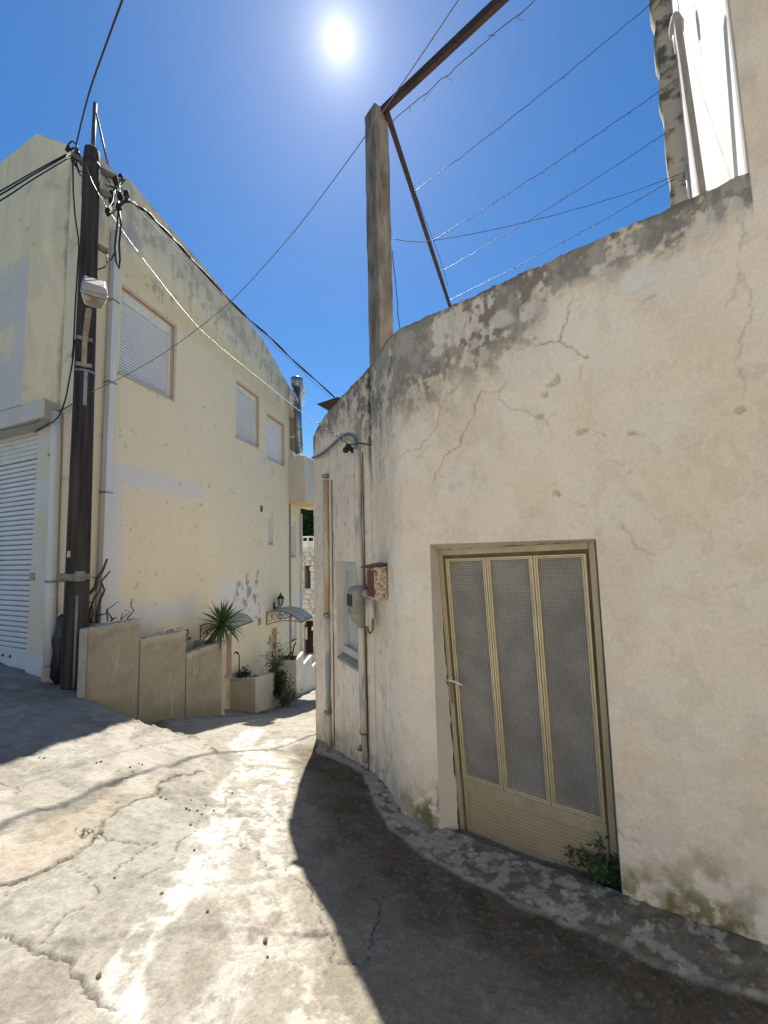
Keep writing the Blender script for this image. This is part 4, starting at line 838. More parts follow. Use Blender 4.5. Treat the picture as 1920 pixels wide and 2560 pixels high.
for vtx in rw_.data.vertices:
    kk = float(np.linalg.norm(np.array(vtx.co[:2])+root_loc(yh)[:2]-B0[:2])/np.linalg.norm((I0-B0)[:2])); vtx.co.z = min(vtx.co.z, zB+(zI-zB)*kk)
Cc = CO
wallq('corner_strip', I0, Cc, -1.0, zC, M_YELLOW, 50, 200, 621)
mb = MB(); mb.add([LEFT+V(0, 0, zB), B0+V(0, 0, zB), I0+V(0, 0, zI), LEFT+ds_*.3+V(0, 0, zB)], [(0, 1, 2, 3)]); mb.add([V(*LEFT[:2], zB-.8), V(*I0[:2], zC-.9), side(0, zC-.9), side(T_END, zC-1.6), side(T_END, zC-1.6)+df_*6, V(*LEFT[:2], zB-.8)+ds_*7], [(0, 1, 2, 3, 4, 5)])
mb.add([side(T_END, -3), side(T_END, zC-1.6), side(T_END, zC-1.6)+df_*6, side(T_END, -3)+df_*6], [(0, 1, 2, 3)]); mb.add([LEFT+V(0, 0, -1), LEFT+V(0, 0, zB), LEFT+V(0, 0, zB)+ds_*7, LEFT+V(0, 0, -1)+ds_*7], [(0, 1, 2, 3)])
mb.build('roof', M_YPLAIN, yh)
# slab fascia over the garage
mb = MB(); LS = G0+df_*5.2
mb.hexa([LS+V(0, 0, zsl0), G0+V(0, 0, zsl0+.02), I0-nF*.02+V(0, 0, zsl0+.02), I0+df_*5.2-nF*.02+V(0, 0, zsl0), LS+V(0, 0, zsl1), G0+V(0, 0, zsl1), I0-nF*.02+V(0, 0, zsl1), I0+df_*5.2-nF*.02+V(0, 0, zsl1)])
mb.build('slab_edge', mat('whitish_fascia', (.60, .57, .54), .9, col2=(.54, .50, .44), scale=2.5, bump=.003), yh, bevel=.015)
# lower wall with the garage opening
gR = float((hit_v(84, 1300, CO, FAZ)-CO) @ df_); gzT = hit_v(60, 1080, CO, FAZ)[2]
def fac(s, z, n=0.0): return CO+df_*s+nF*n+V(0, 0, z)
mb = MB(); mb.add([fac(sI, -1), fac(sI, zsl0+.05), fac(gR, zsl0+.05), fac(gR, -1)], [(0, 1, 2, 3)]); mb.add([fac(gR, gzT), fac(gR, zsl0+.05), fac(gR+4.5, zsl0+.05), fac(gR+4.5, gzT)], [(0, 1, 2, 3)])
mb.add([fac(gR, -1), fac(gR, gzT), fac(gR, gzT, -.14), fac(gR, -1, -.14)], [(0, 1, 2, 3)]); mb.add([fac(gR, gzT), fac(gR+4.5, gzT), fac(gR+4.5, gzT, -.14), fac(gR, gzT, -.14)], [(0, 1, 2, 3)])
mb.build('lower_wall', M_YPATCH, yh)
gzB = hit_v(0, 1630, CO-nF*.08, FAZ)[2]; gd = MB(); gw = 4.45
mbx = lambda mb, s0, s1, z0, z1, n0, n1: mb.hexa([fac(s0, z0, n1), fac(s1, z0, n1), fac(s1, z0, n0), fac(s0, z0, n0), fac(s0, z1, n1), fac(s1, z1, n1), fac(s1, z1, n0), fac(s0, z1, n0)])
mbx(gd, gR+.005, gR+.055, gzB-.1, gzT-.42, -.13, -.05); garage = gd.build('garage_door', M_WHITE, yh, label='white roller garage door with many horizontal slats')
mb = MB(); 
sh0 = gzT-.44
for i in range(6):
    za = sh0+.02+i*.072; mbx(mb, gR+.03, gR+gw, za, za+.062, -.12, -.045); mbx(mb, gR+.03, gR+gw, za+.05, za+.074, -.12, -.062)
mb.build('shutter_box', M_WHITE, garage, bevel=.004)
sp_ = .0745; nsl = int((sh0-gzB)/sp_)
mesh0 = None
for i in range(nsl):
    za = gzB+.03+i*sp_
    if mesh0 is None:
        mb = MB(); mbx(mb, gR+.055, gR+gw, za, za+.060, -.12, -.068); o0 = mb.build('slat', M_SHUTTER, garage, bevel=.012); mesh0 = o0; zf = za
    else:
        o = o0.copy(); o.location = (0, 0, za-zf); link(o, garage); 
mb = MB(); mbx(mb, gR+.055, gR+gw, gzB+.02, sh0+.02, -.12, -.100); mb.build('backing', mat('shutter_gap', (.25, .25, .24), .8), garage)
mb = MB(); mbx(mb, gR+.055, gR+gw, gzB-.35, gzB+.03, -.12, -.062); mb.build('bottom_bar', M_WHITE, garage, bevel=.004)
for k in (.55, .75):
    mb = MB(); mb.lathe(fac(gR+k, gzB-.03, -.062), [(0, 0), (.022, 0), (.022, .01), (0, .012)], 10, nF); mb.build('lock', M_IRON, garage)
# round drain pipe on the lower wall, square downpipe on the side wall
def tube_fac(pts, r, mt, off, nm, lab):
    P = [hit_v(u, v, CO+nF*off, FAZ) for u, v in pts]; mb = MB(); mb.tube(P, r, 14); mb.build(nm, mt, yh, label=lab); return P
P = tube_fac([(141, 1034), (139, 1120), (133, 1300), (128, 1455), (126, 1500), (123, 1660)], .062, M_PVC, .07, 'drain_pipe', 'round white drain pipe between garage and pole')
for (u, v) in [(140, 1034), (135, 1138), (128, 1453), (126, 1490)]:
    p = hit_v(u, v, CO+nF*.07, FAZ); mb = MB(); mb.lathe(p-V(0, 0, .02), [(.060, 0), (.069, .004), (.069, .03), (.060, .034)], 16); mb.build('pipe_clamp', M_GALV if v > 1100 and v < 1480 else M_PVC, yh)
sp0 = [(side_hit(275, 576)), (side_hit(258, 1200)), (side_hit(244, 1500))]
t_dp = sp0[1][0]; z_top = side_hit(275, 576)[1]; mb = MB(); mb.box(side(t_dp-.05, -.9, .015), ds_*.10, nS*.085, V(0, 0, z_top+.9)); mb.build('downpipe', M_PVC, yh, bevel=.006, label='square white downpipe on the side wall')
for v in (748, 958, 1235):
    z = side_hit(262, v)[1]; mb = MB(); mb.box(side(t_dp-.062, z, .004), ds_*.124, nS*.105, V(0, 0, .025)); mb.build('pipe_clamp', M_GALV, yh)
# ---- roller shutters and other openings of the side wall
def opening(h, depth_, mt=M_YPLAIN, parent=yh, nm='reveal'):
    a, b, z0, z1 = h; mb = MB()
    for p in ([side(a, z0), side(a, z1), side(a, z1, -depth_), side(a, z0, -depth_)], [side(b, z0), side(b, z0, -depth_), side(b, z1, -depth_), side(b, z1)], [side(a, z1), side(b, z1), side(b, z1, -depth_), side(a, z1, -depth_)], [side(a, z0), side(a, z0, -depth_), side(b, z0, -depth_), side(b, z0)]): mb.add(p, [(0, 1, 2, 3)])
    return mb.build(nm, mt, parent)
def sbox(mb, t0, t1, z0, z1, n0, n1): return mb.hexa([side(t0, z0, n1), side(t1, z0, n1), side(t1, z0, n0), side(t0, z0, n0), side(t0, z1, n1), side(t1, z1, n1), side(t1, z1, n0), side(t0, z1, n0)])
labs = ['large closed white roller shutter beside the pole', 'closed white roller shutter in the middle of the upper wall', 'white folding shutter at the far end of the upper wall', 'narrow closed window', 'closed shutter of the far bay', 'lower closed shutter of the far bay']
for i, h in enumerate(wins):
    a, b, z0, z1 = h; dp = .10 if i < 3 else .07; fr_ = .05 if i < 3 else .03
    mb = MB(); sbox(mb, a, a+fr_, z0, z1, -dp-.03, -dp+.03); sbox(mb, b-fr_, b, z0, z1, -dp-.03, -dp+.03); bxh = (.17 if i == 0 else .12) if i != 2 else .05
    sbox(mb, a+fr_, b-fr_, z1-bxh, z1, -dp-.03, -dp+.035); wo = mb.build('window', M_WHITE, yh, bevel=.004, label=labs[i])
    opening(h, dp+.03, M_ORANGE if i < 3 else M_YPLAIN, wo)
    if i != 2:
        mb = MB(); n_ = int((z1-z0-bxh)/.045); st_ = (z1-z0-bxh)/n_
        for k in range(n_): sbox(mb, a+fr_, b-fr_, z0+k*st_, z0+(k+.74)*st_, -dp-.02, -dp+.014)
        mb.build('slats', M_SHUTTER, wo, bevel=.005 if i < 2 else 0); mb = MB(); sbox(mb, a+fr_, b-fr_, z0, z1-bxh, -dp-.03, -dp-.006); mb.build('backing', mat('slat_gap', (.22, .22, .23), .8), wo)
    else:
        mid = (a+b)/2; w4 = (b-a-2*fr_)/4
        for k in range(4):
            mb = MB(); sbox(mb, a+fr_+k*w4+.006, a+fr_+(k+1)*w4-.006, z0+.02, z1-.05, -dp-.02, -dp+.012); mb.build('shutter_leaf', M_SHUTTER, wo, bevel=.006)
        mb = MB(); sbox(mb, a+fr_, b-fr_, z0, z1, -dp-.03, -dp-.022); mb.build('backing', M_IRON, wo)
    if i < 3:
        mb = MB(); ow = .06; sbox(mb, b, b+ow, z0-.02, z1+ow, -.02, .006); sbox(mb, a, b, z1, z1+ow, -.02, .006); mb.build('peach_band', M_ORANGE, wo)
    mb = MB(); sbox(mb, a-.02, b+.02, z0-.03, z0, -dp, .02); mb.build('sill', mat('thin_sill', (.45, .40, .33), .8), wo)
for i, h in enumerate(doors):
    a, b, z0, z1 = h; mb = MB(); sbox(mb, a, a+.35, z0, z1, -.16, -.12); dd = mb.build('house_door', M_WHITE, yh, bevel=.005, label=['white door behind the spiky plant', 'white door under the arched canopy'][i])
    opening(h, .17, M_ORANGE, dd, 'jamb'); mb = MB(); sbox(mb, a+.352, b, z0, z1, -.16, -.125); mb.build('leaf', M_SHUTTER, dd)
    mb = MB(); sbox(mb, a+.15, a+.30, z0+.9, z1-.2, -.121, -.117); mb.build('glazing', mat('door_glazing', (.12, .13, .13), .2), dd)
for (u, v, w_, h_, nm, mt) in [(653, 1272, .10, .16, 'vent', mat('rusty_vent', (.22, .17, .13), .8, col2=(.35, .3, .25), scale=20)), (648, 1554, .12, .18, 'bell_panel', M_CONC), (84, 1441, 0, 0, 'socket', M_CONC)]:
    if w_:
        t, z = side_hit(u, v); mb = MB(); sbox(mb, t-w_/2, t+w_/2, z-h_/2, z+h_/2, -.02, .02); mb.build(nm, mt, yh, bevel=.005)
        mb = MB(); sbox(mb, t-w_*.3, t+w_*.3, z-h_*.35, z+h_*.35, .019, .024); mb.build('grille', M_IRON if nm == 'vent' else M_GALV, yh)
    else:
        p = hit_v(u, v, CO, FAZ); mb = MB(); mb.cbox(p+nF*.015, df_*.08, nF*.04, V(0, 0, .1)); mb.build(nm, mt, yh, bevel=.004)
# far bay: thin downpipes, box-like storey jutting over the alley
mb = MB(); mb.tube([side(T_SEAM, -3.0, .03), side(T_SEAM, side_hit(724, 1260)[1], .03)], .02, 8); mb.build('downpipe', mat('brown_pipe', (.30, .25, .2), .7), yh, label='thin brown pipe down the seam of the far bay')
mb = MB(); mb.tube([side(T_END-.06, -3.2, .05), side(T_END-.06, side_hit(750, 1285)[1], .05)], .035, 10); mb.build('downpipe', M_PVC, yh, label='white pipe at the far end of the house')
jb = thing('jutting_bay', 'small white upper storey jutting out over the narrow alley', 'bay', side(T_SEAM, -2.5))
j0 = V(*side(T_SEAM, 0)[:2], 0); jl = .0; jd = -df_
jz0 = hit_v(768, 1254, j0, FAZ)[2]; jz1 = hit_v(760, 1137, j0, FAZ)[2]; jr = hit_v(768, 1254, j0, FAZ); jw = float((jr-j0) @ jd)
mb = MB(); mb.hexa([j0-jd*.3+V(0, 0, jz0), j0+jd*jw+V(0, 0, jz0), j0+jd*jw+ds_*2.2+V(0, 0, jz0), j0-jd*.3+ds_*2.2+V(0, 0, jz0), j0-jd*.3+V(0, 0, jz1), j0+jd*(jw-.05)+V(0, 0, jz1), j0+jd*jw+ds_*2.2+V(0, 0, jz1), j0-jd*.3+ds_*2.2+V(0, 0, jz1)])
mb.build('wall', mat('pale_bay_plaster', (.62, .59, .52), .9, col2=(.55, .50, .40), scale=1.6, bump=.003), jb, bevel=.05, seg=3)
mb = MB(); mb.box(j0-jd*.02+V(0, 0, jz0-.012)+ds_*.02, jd*(jw-.02), ds_*2.1, V(0, 0, .02)); mb.build('soffit', mat('bounce_lit_soffit', (.66, .56, .34), .9, col2=(.6, .5, .3), scale=3), jb)  # yellow of the bounced light is put into the soffit colour
# steel flue with torn wrapping
fl = thing('flue_pipe', 'galvanised steel flue with torn plastic wrapping below its cap', 'flue', hit_y(744, 1125, 11.9))
f0, f1 = hit_y(748, 1135, 11.9), hit_y(742, 965, 11.9); rfl = .115
M_FLUE = mat('flue_steel', (.30, .34, .37), .35, .85, col2=(.20, .23, .26), scale=3)
mb = MB(); mb.tube([f0, f1], rfl, 20); mb.build('pipe', M_FLUE, fl)
mb = MB(); mb.lathe(f1-V(0, 0, .05), [(rfl*1.05, 0), (rfl*1.6, .05), (rfl*1.6, .28), (rfl*1.5, .30), (rfl*.6, .32), (0, .33)], 20); mb.build('cap', M_FLUE, fl)
for k in (.12, .33, .62): 
    p = f0+(f1-f0)*k; mb = MB(); mb.lathe(p, [(rfl, 0), (rfl*1.08, .01), (rfl*1.08, .05), (rfl, .06)], 20); mb.build('joint', M_FLUE, fl)
mb = MB(); rr = random.Random(3)
for k in range(26):
    a = rr.uniform(0, 6.28); z = rr.uniform(-.45, .02); r0 = rfl*1.05; r1 = rfl*rr.uniform(1.5, 2.6); p = f1+V(0, 0, z)
    mb.add([p+V(math.cos(a)*r0, math.sin(a)*r0, .1), p+V(math.cos(a)*r1, math.sin(a)*r1, rr.uniform(-.05, .08)), p+V(math.cos(a+.5)*r1*.9, math.sin(a+.5)*r1*.9, rr.uniform(-.2, 0)), p+V(math.cos(a+.6)*r0, math.sin(a+.6)*r0, -.15)], [(0, 1, 2, 3)])
mw = mat('torn_plastic', (.80, .82, .82), .4); mw.node_tree.nodes['Principled BSDF'].inputs['Transmission Weight'].default_value = .4; mb.build('wrapping', mw, fl)
mb = MB(); p = f0+(f1-f0)*.25; mb.tube([p-V(.10, 0, 0), p-V(.30, .02, 0), p-V(.30, .02, 1.0)], .03, 8); mb.build('side_bracket', M_PVC, fl)
# roof antenna mast
an = thing('roof_mast', 'thin steel mast with a diagonal stay on the roof corner', 'mast', hit_y(233, 372, 5.55))
mb = MB(); mb.tube([hit_y(231, 385, 5.55)-V(0, 0, .5), hit_y(238, 258, 5.55)], .028, 8); mb.build('mast_tube', mat('mast_steel', (.10, .09, .10), .6, .5), an)
mb = MB(); mb.tube([hit_y(241, 284, 5.55), hit_v(284, 442, CO-nS*.1, SAZ)-V(0, 0, .2)], .016, 8); mb.build('stay', mat('stay_steel', (.13, .12, .13), .5, .6), an)

# ------------------------------------------------------------------ stepped concrete planters along the alley
PP0 = V(-3.564, 4.902, 0)
def plp(t, z, off=0.0): return PP0+ds_*t+nS*off+V(0, 0, z)
def pl_hit(u, v): p = hit_v(u, v, PP0, SAZ); return float((p-PP0) @ ds_), float(p[2])
M_PLANTER = mat('bare_planter_concrete', (.27, .235, .17), .95, col2=(.36, .32, .245), scale=3.2, detail=7, bump=.006, bscale=45, lo=.38, hi=.66)
M_PTOP = mat('pale_planter_top', (.46, .43, .37), .9, col2=(.36, .33, .27), scale=8, bump=.004)
M_PPAINT = mat('painted_planter', (.50, .45, .37), .92, col2=(.42, .37, .29), scale=2.5, detail=6, bump=.004)
M_SOIL = mat('dry_soil', (.06, .045, .03), .98, col2=(.10, .075, .05), scale=14, bump=.03, bscale=30)
p1 = thing('planter', 'bare concrete planter of three stepped panels running down from the pole', 'planter', plp(1.2, -.9))
js = [(-.02, None), (pl_hit(347, 1700)[0], None), (pl_hit(464, 1700)[0], None), (pl_hit(555, 1700)[0], None)]
tops = [(pl_hit(222, 1571)[1], pl_hit(347, 1545)[1]), (pl_hit(351, 1597)[1], pl_hit(462, 1576)[1]), (pl_hit(468, 1632)[1], pl_hit(554, 1603)[1])]
for i in range(3):
    a, b = js[i][0]+(.010 if i else 0), js[i+1][0]-.010; za, zb = tops[i]
    # panel sheet with rough face
    nu, nv = int((b-a)/.03), 60; U, Vv = np.meshgrid(np.linspace(a, b, nu), np.linspace(0, 1, nv)); zt = za+(zb-za)*(U-a)/(b-a)-.03*sst(.5, .75, fbm(U*7, U*0+i, 5, 740+i))-.012*sst(.55, .6, fbm(U*30, U*0+i, 3, 750+i)); Zp = -1.8+(zt+1.8)*Vv
    f1_ = fbm(U*3, Zp*3, 5, 700+i); f2_ = fbm(U*11, Zp*11, 4, 710+i); f3_ = fbm(U*2, Zp*6, 4, 720+i)
    c = np.ones(U.shape+(3,))*V(.315, .275, .20); c = mixa(c, sst(.42, .66, f1_)*.7, (.25, .22, .165)); c = mixa(c, sst(.5, .7, f2_)*.4, (.38, .34, .265)); c = mixa(c, sst(.55, .7, f3_)*.3, (.22, .205, .15))
    dz = zt-Zp; c = mixa(c, (1-sst(.02, .12, dz+(f1_-.5)*.12))*.7, (.43, .40, .335)); hg = Zp-gz(PP0[0]+ds_[0]*U+nS[0]*.1, PP0[1]+ds_[1]*U+nS[1]*.1); c = mixa(c, (1-sst(.02, .35, hg+(f1_-.5)*.3))*.6, (.15, .135, .085))
    drip = sst(.72, .80, fbm(U*14, Zp*3, 4, 730+i)); c = mixa(c, drip*.45, (.46, .43, .36))
    if i == 0: c = mixa(c, (1-sst(.0, .16, U-a+(f1_-.5)*.2))*sst(.4, .6, f2_)*.7, (.33, .22, .15))
    o_ = (f1_-.5)*.012+(f2_-.5)*.004; o_ = o_*sst(0, .03, np.minimum(U-a, b-U))
    grid_mesh('panel', PP0[0]+ds_[0]*U+nS[0]*o_, PP0[1]+ds_[1]*U+nS[1]*o_, Zp, M_CONCA if 'M_CONCA' in globals() else globals().setdefault('M_CONCA', attr_mat('rough_cast_concrete', .95, .14, 70, .005, 60)), p1, col=c)
    mb = MB(); mb.hexa([plp(a, -1.8, -.02), plp(b, -1.8, -.02), plp(b, -1.8, -.13), plp(a, -1.8, -.13), plp(a, za-.014, -.012), plp(b, zb-.014, -.012), plp(b, zb-.006, -.13), plp(a, za-.006, -.13)]); mb.build('panel_core', M_PTOP, p1, bevel=.004)
    mb = MB(); a = max(a, .46); mb.add([plp(a-.02, za-.16, -.12), plp(b+.02, zb-.16, -.12), plp(b+.02, zb-.14, -.62), plp(a-.02, za-.14, -.62)], [(0, 1, 2, 3)]); mb.build('soil', M_SOIL, p1)
mb = MB(); b = js[3][0]; mb.box(plp(b-.01, -1.8, -.62), ds_*.02+ds_*.09, nS*.615, V(0, 0, tops[2][1]+1.8-.01)); mb.build('end_wall', M_PTOP, p1, bevel=.006)
mb = MB(); mb.box(plp(.40, -1.8, -.62), ds_*.08, nS*.485, V(0, 0, tops[0][0]+1.8-.03)); mb.build('end_wall', M_PTOP, p1, bevel=.006)
def planter(label, u0, us_, zt_l, mt, base_z, depth_=.6, th=.09):
    t0 = pl_hit(u0, 1700)[0]; pl = thing('planter', label, 'planter', plp(t0, base_z))
    mb = MB(); mb.box(plp(t0, base_z-.6, -depth_), ds_*th, nS*depth_, V(0, 0, zt_l[0][0]-base_z+.6)); mb.build('front_wall', mt, pl, bevel=.012)
    ta = t0
    for k, (u1, (za, zb)) in enumerate(zip(us_, zt_l)):
        tb = pl_hit(u1, 1700)[0]; mb = MB(); a_ = ta+(th+.002 if k == 0 else .004)
        mb.hexa([plp(a_, base_z-.9, 0), plp(tb, base_z-.9, 0), plp(tb, base_z-.9, -th), plp(a_, base_z-.9, -th), plp(a_, za, 0), plp(tb, zb, 0), plp(tb, zb, -th), plp(a_, za, -th)]); mb.build('side_wall', mt, pl, bevel=.012)
        mb = MB(); mb.add([plp(a_, za-.12, -th+.01), plp(tb, zb-.12, -th+.01), plp(tb, zb-.12, -depth_), plp(a_, za-.12, -depth_)], [(0, 1, 2, 3)]); mb.build('soil', M_SOIL, pl)
        ta = tb
    return pl
z2 = pl_hit(639, 1696)[1]; planter('low painted planter with dark soil between the two doors', 639, [697], [(z2, pl_hit(697, 1675)[1]-.02)], M_PPAINT, z2-.5)
z3 = pl_hit(741, 1652)[1]; planter('pale stepped planter with sunlit top at the far end of the alley', 741, [760, 781, 800], [(z3, pl_hit(759, 1629)[1]), (pl_hit(761, 1660)[1], pl_hit(780, 1637)[1]), (pl_hit(784, 1664)[1], pl_hit(799, 1650)[1])], mat('white_painted_planter', (.66, .62, .54), .9, col2=(.56, .51, .42), scale=3, bump=.003), z3-.9)
st_ = thing('door_step', 'whitewashed rounded step at the foot of the bare planter', 'step', hit_g(575, 1772)); c_ = hit_g(572, 1770)
mb = MB(); mb.box(c_-ds_*.02-nS*.45-V(0, 0, .3), ds_*.45, nS*.45, V(0, 0, .42)); mb.build('block', M_WPLASTER, st_, bevel=.06, seg=4)
mb = MB(); mb.box(c_+ds_*.1-nS*.62-V(0, 0, .3), ds_*.75, nS*.35, V(0, 0, .66)); mb.build('upper_tread', M_PPAINT, st_, bevel=.04, seg=3)

# ------------------------------------------------------------------ utility pole, lamp, cables
pb_ = hit_z(185, 1716, -.02); pole = thing('utility_pole', 'tall dark tarred wooden utility pole in front of the yellow house', 'pole', pb_)
pt_ = hit_y(231, 372, 5.15)
mb = MB(); NP = 40; P = [pb_-V(0, 0, .3)+(pt_-pb_+V(0, 0, .3))*k for k in np.linspace(0, 1, NP)]; R_ = [.140-.046*k for k in np.linspace(0, 1, NP)]; mb.tube(P[:-1]+[P[-1]-V(0, 0, .03), P[-1]], R_[:-1]+[.092, .066], 28); mb.build('shaft', M_POLE, pole)
def pole_at(v):
    k = (v-1716)/(372-1716); return pb_+(pt_-pb_)*k
def band_at(z, h, mt, nm, ex=.006, r=None):
    k = (z-pb_[2])/(pt_[2]-pb_[2]); c_ = pb_+(pt_-pb_)*k; rr_ = (.140-.046*k)+ex; m_ = MB(); m_.lathe(c_-V(0, 0, h/2), [(rr_-.01, 0), (rr_, .002), (rr_, h-.002), (rr_-.01, h)], 24); return m_.build(nm, mt, pole)
band_at(pt_[2]-.24, .03, M_CABLE, 'cap_band'); band_at(hit_y(215, 930, 5.15)[2], .03, M_GALV, 'strap')
fwd = -V(pb_[0], pb_[1], 0)/np.hypot(pb_[0], pb_[1])   # pole to camera
rgt = V(-fwd[1], fwd[0], 0); rgt = rgt if rgt[0] > 0 else -rgt
def on_pole(v, lat, out_): 
    c_ = hit_y(200, v, pb_[1]); k = (c_[2]-pb_[2])/(pt_[2]-pb_[2]); q = pb_+(pt_-pb_)*k; r = .140-.046*k; return q+rgt*lat+fwd*(math.sqrt(max(r*r-lat*lat, 0))+out_)
mb = MB(); mb.tube([on_pole(v, .0, .004) for v in (1486, 1560, 1650, 1712)], .016, 8); mb.build('conduit', mat('dull_conduit', (.23, .24, .23), .6, .3), pole)
mb = MB(); a, b = on_pole(940, .012, .003), on_pole(1022, .012, .003); mb.box(a-rgt*.02, rgt*.04, fwd*.008, b-a); mb.build('plate', M_GALV, pole, bevel=.002)
mb = MB(); mb.lathe(on_pole(1450, -.03, -.14), [(.155, 0), (.165, .02), (.165, .07), (.155, .09)], 20); c_ = on_pole(1450, -.16, -.02)
mb.cbox(c_+V(0, 0, .03), rgt*.12, fwd*.10, V(0, 0, .085)); mb.cbox(on_pole(1447, .02, .02)+V(0, 0, .04), rgt*.11, fwd*.05, V(0, 0, .13)); mb.build('cement_clamp', mat('mossy_clamp', (.27, .26, .21), .95, col2=(.15, .15, .11), scale=18, bump=.01, bscale=40), pole, bevel=.01)
mb = MB(); mb.cbox(on_pole(1385, -.09, .003), rgt*.05, fwd*.01, V(0, 0, .08)); mb.build('tag_plate', M_GALV, pole)
# lamp arm bracket and luminaire
lamp = thing('street_lamp', 'old street lamp with a glass bowl on a bent arm on the utility pole', 'street lamp', on_pole(900, 0, 0))
M_LARM = mat('cream_lamp_arm', (.38, .33, .24), .7, col2=(.26, .22, .16), scale=10)
L0, L1 = hit_y(222, 775, 4.55), on_pole(868, -.01, .03)
mb = MB(); mb.tube([on_pole(930, -.01, .02), L1, L1+(L0-L1)*.35+V(0, 0, .05)-fwd*.03, L0], .030, 10); mb.build('arm', M_LARM, lamp)
for v in (862, 925):
    mb = MB(); mb.cbox(on_pole(v, -.01, .02), rgt*.17, fwd*.02, V(0, 0, .05)); mb.build('bracket', M_GALV, lamp, bevel=.003)
ctr = hit_y(236, 738, 4.42); up_ = ray(236, 738); up_ = -up_/np.linalg.norm(up_)       # the bowl looks down at the street
ax1 = V(*rgt[:2], 0); ax2 = (L0-ctr); ax2 = ax2-(ax2 @ ax1)*ax1; ax2 = -ax2/np.linalg.norm(ax2); ax2 = V(-.25, .55, .55); ax2 /= np.linalg.norm(ax2); ax2 = ax2-(ax2 @ ax1)*ax1; ax2 /= np.linalg.norm(ax2)
dn = np.cross(ax1, ax2); dn = dn if dn[2] < 0 else -dn
def lbox(mb, w0, l0, h0, w1, l1, h1, l0s=0, l1s=0):
    q = []
    for (w_, l_, h_, s_) in ((w0, l0, h0, l0s), (w1, l1, h1, l1s)):
        q += [ctr+ax1*x*w_/2+ax2*(y*l_/2+s_)+dn*h_ for x, y in ((-1, -1), (1, -1), (1, 1), (-1, 1))]
    return mb.hexa(q)
mb = MB(); lbox(mb, .25, .36, -.07, .20, .30, -.15); lbox(mb, .26, .37, -.03, .25, .36, -.07); mb.build('housing', mat('lamp_housing', (.34, .34, .34), .5, .4, col2=(.26, .26, .25), scale=9), lamp, bevel=.01)
mb = MB(); lbox(mb, .25, .35, -.028, .17, .24, .115); gl_ = mat('dusty_lamp_glass', (.62, .58, .50), .25, col2=(.40, .34, .25), scale=7); gl_.node_tree.nodes['Principled BSDF'].inputs['Transmission Weight'].default_value = .75; mb.build('bowl', gl_, lamp, bevel=.03, seg=4)
mb = MB(); lbox(mb, .12, .20, -.02, .10, .16, .03, -.03, -.03); mb.build('reflector', mat('browned_reflector', (.30, .21, .11), .5), lamp, bevel=.01)
# cross-arms with insulators
zc = on_pole(395, 0, 0)[2]
ca_, cb_ = hit_z(172, 384, zc), hit_z(302, 452, zc); M_ARM = mat('grey_wood_arm', (.24, .21, .18), .85, col2=(.16, .13, .11), scale=8, stretch=(1, 1, 1))
arms = [(ca_, cb_)]
for (v0, (u1, v1)) in ((478, (279, 492)), (612, (268, 630))):
    z_ = on_pole(v0, 0, 0)[2]; q = hit_z(u1, v1, z_); arms.append((on_pole(v0, .05, -.1), q))
for i, (a, b) in enumerate(arms):
    d_ = (b-a); L_ = np.linalg.norm(d_); d_ /= L_; s_ = np.cross(d_, V(0, 0, 1)); mb = MB(); mb.box(a-s_*.03-V(0, 0, .035), d_*L_, s_*.06, V(0, 0, .07)); mb.build('cross_arm', M_ARM, pole, bevel=.006)
insul = [arms[0][0]+V(0, 0, .05), arms[0][0]*.86+arms[0][1]*.14+V(0, 0, .05), arms[0][1]+V(0, 0, .05), arms[0][1]*.9+arms[0][0]*.1-V(0, 0, .06), arms[1][1]+V(0, 0, .03), arms[1][1]-V(0, 0, .08), hit_y(297, 519, 4.85), hit_y(316, 487, 4.85), hit_y(270, 530, 4.95), hit_y(289, 452, 4.95), hit_y(300, 492, 4.85)]
mi = None
for p in insul:
    if mi is None:
        mb = MB(); mb.lathe(V(0, 0, 0), [(0, -.05), (.02, -.05), (.02, -.02), (.036, -.015), (.036, .005), (.024, .012), (.034, .02), (.03, .045), (0, .055)], 12); mi = mb.build('insulator', mat('dark_insulator', (.02, .018, .02), .7, spec=.15), pole).data
        bpy.context.scene.collection.objects[-1 if False else 'insulator'].location = tuple(p)
        o_ins = bpy.data.objects['insulator']; o_ins.data.transform(Matrix.Translation(Vector(tuple(root_loc(pole))))); o_ins.location = tuple(p-root_loc(pole))
    else:
        o = o_ins.copy(); o.location = tuple(p-root_loc(pole)); link(o, pole)
rr = random.Random(12)
def tangle(a, b, drop, r, mt, nm='jumper_wire', n=9, jit_=.02, par=pole):
    P = [a+(b-a)*t+V(rr.uniform(-jit_, jit_), rr.uniform(-jit_, jit_), -drop*4*t*(1-t)+rr.uniform(-jit_, jit_)*.5) for t in np.linspace(0, 1, n)]; P[0] = a; P[-1] = b
    mb = MB(); mb.tube(P, r, 6); return mb.build(nm, mt, par)
tops_ = [arms[0][0]+V(0, 0, .03), arms[0][0]*.86+arms[0][1]*.14, arms[0][1]]
for k in range(5): tangle(tops_[k % 2]+V(rr.uniform(-.05, .05), 0, 0), arms[0][0]*.45+arms[0][1]*.55+V(rr.uniform(-.05, .05), -.12, -rr.uniform(.1, .5)), rr.uniform(.05, .25), .008, M_CABLE)
for k in range(6): tangle(arms[0][1]+V(rr.uniform(-.1, .02), rr.uniform(-.05, .05), .02), insul[6+k % 4], rr.uniform(-.02, .12), .007, M_CABLE)
for k in range(4): tangle(arms[0][0]*.4+arms[0][1]*.6+V(0, .1, -.12*k), arms[0][1]*.8+arms[1][1]*.2+V(rr.uniform(-.1, .1), 0, rr.uniform(-.2, .1)), rr.uniform(.0, .1), .008, M_CABLE)
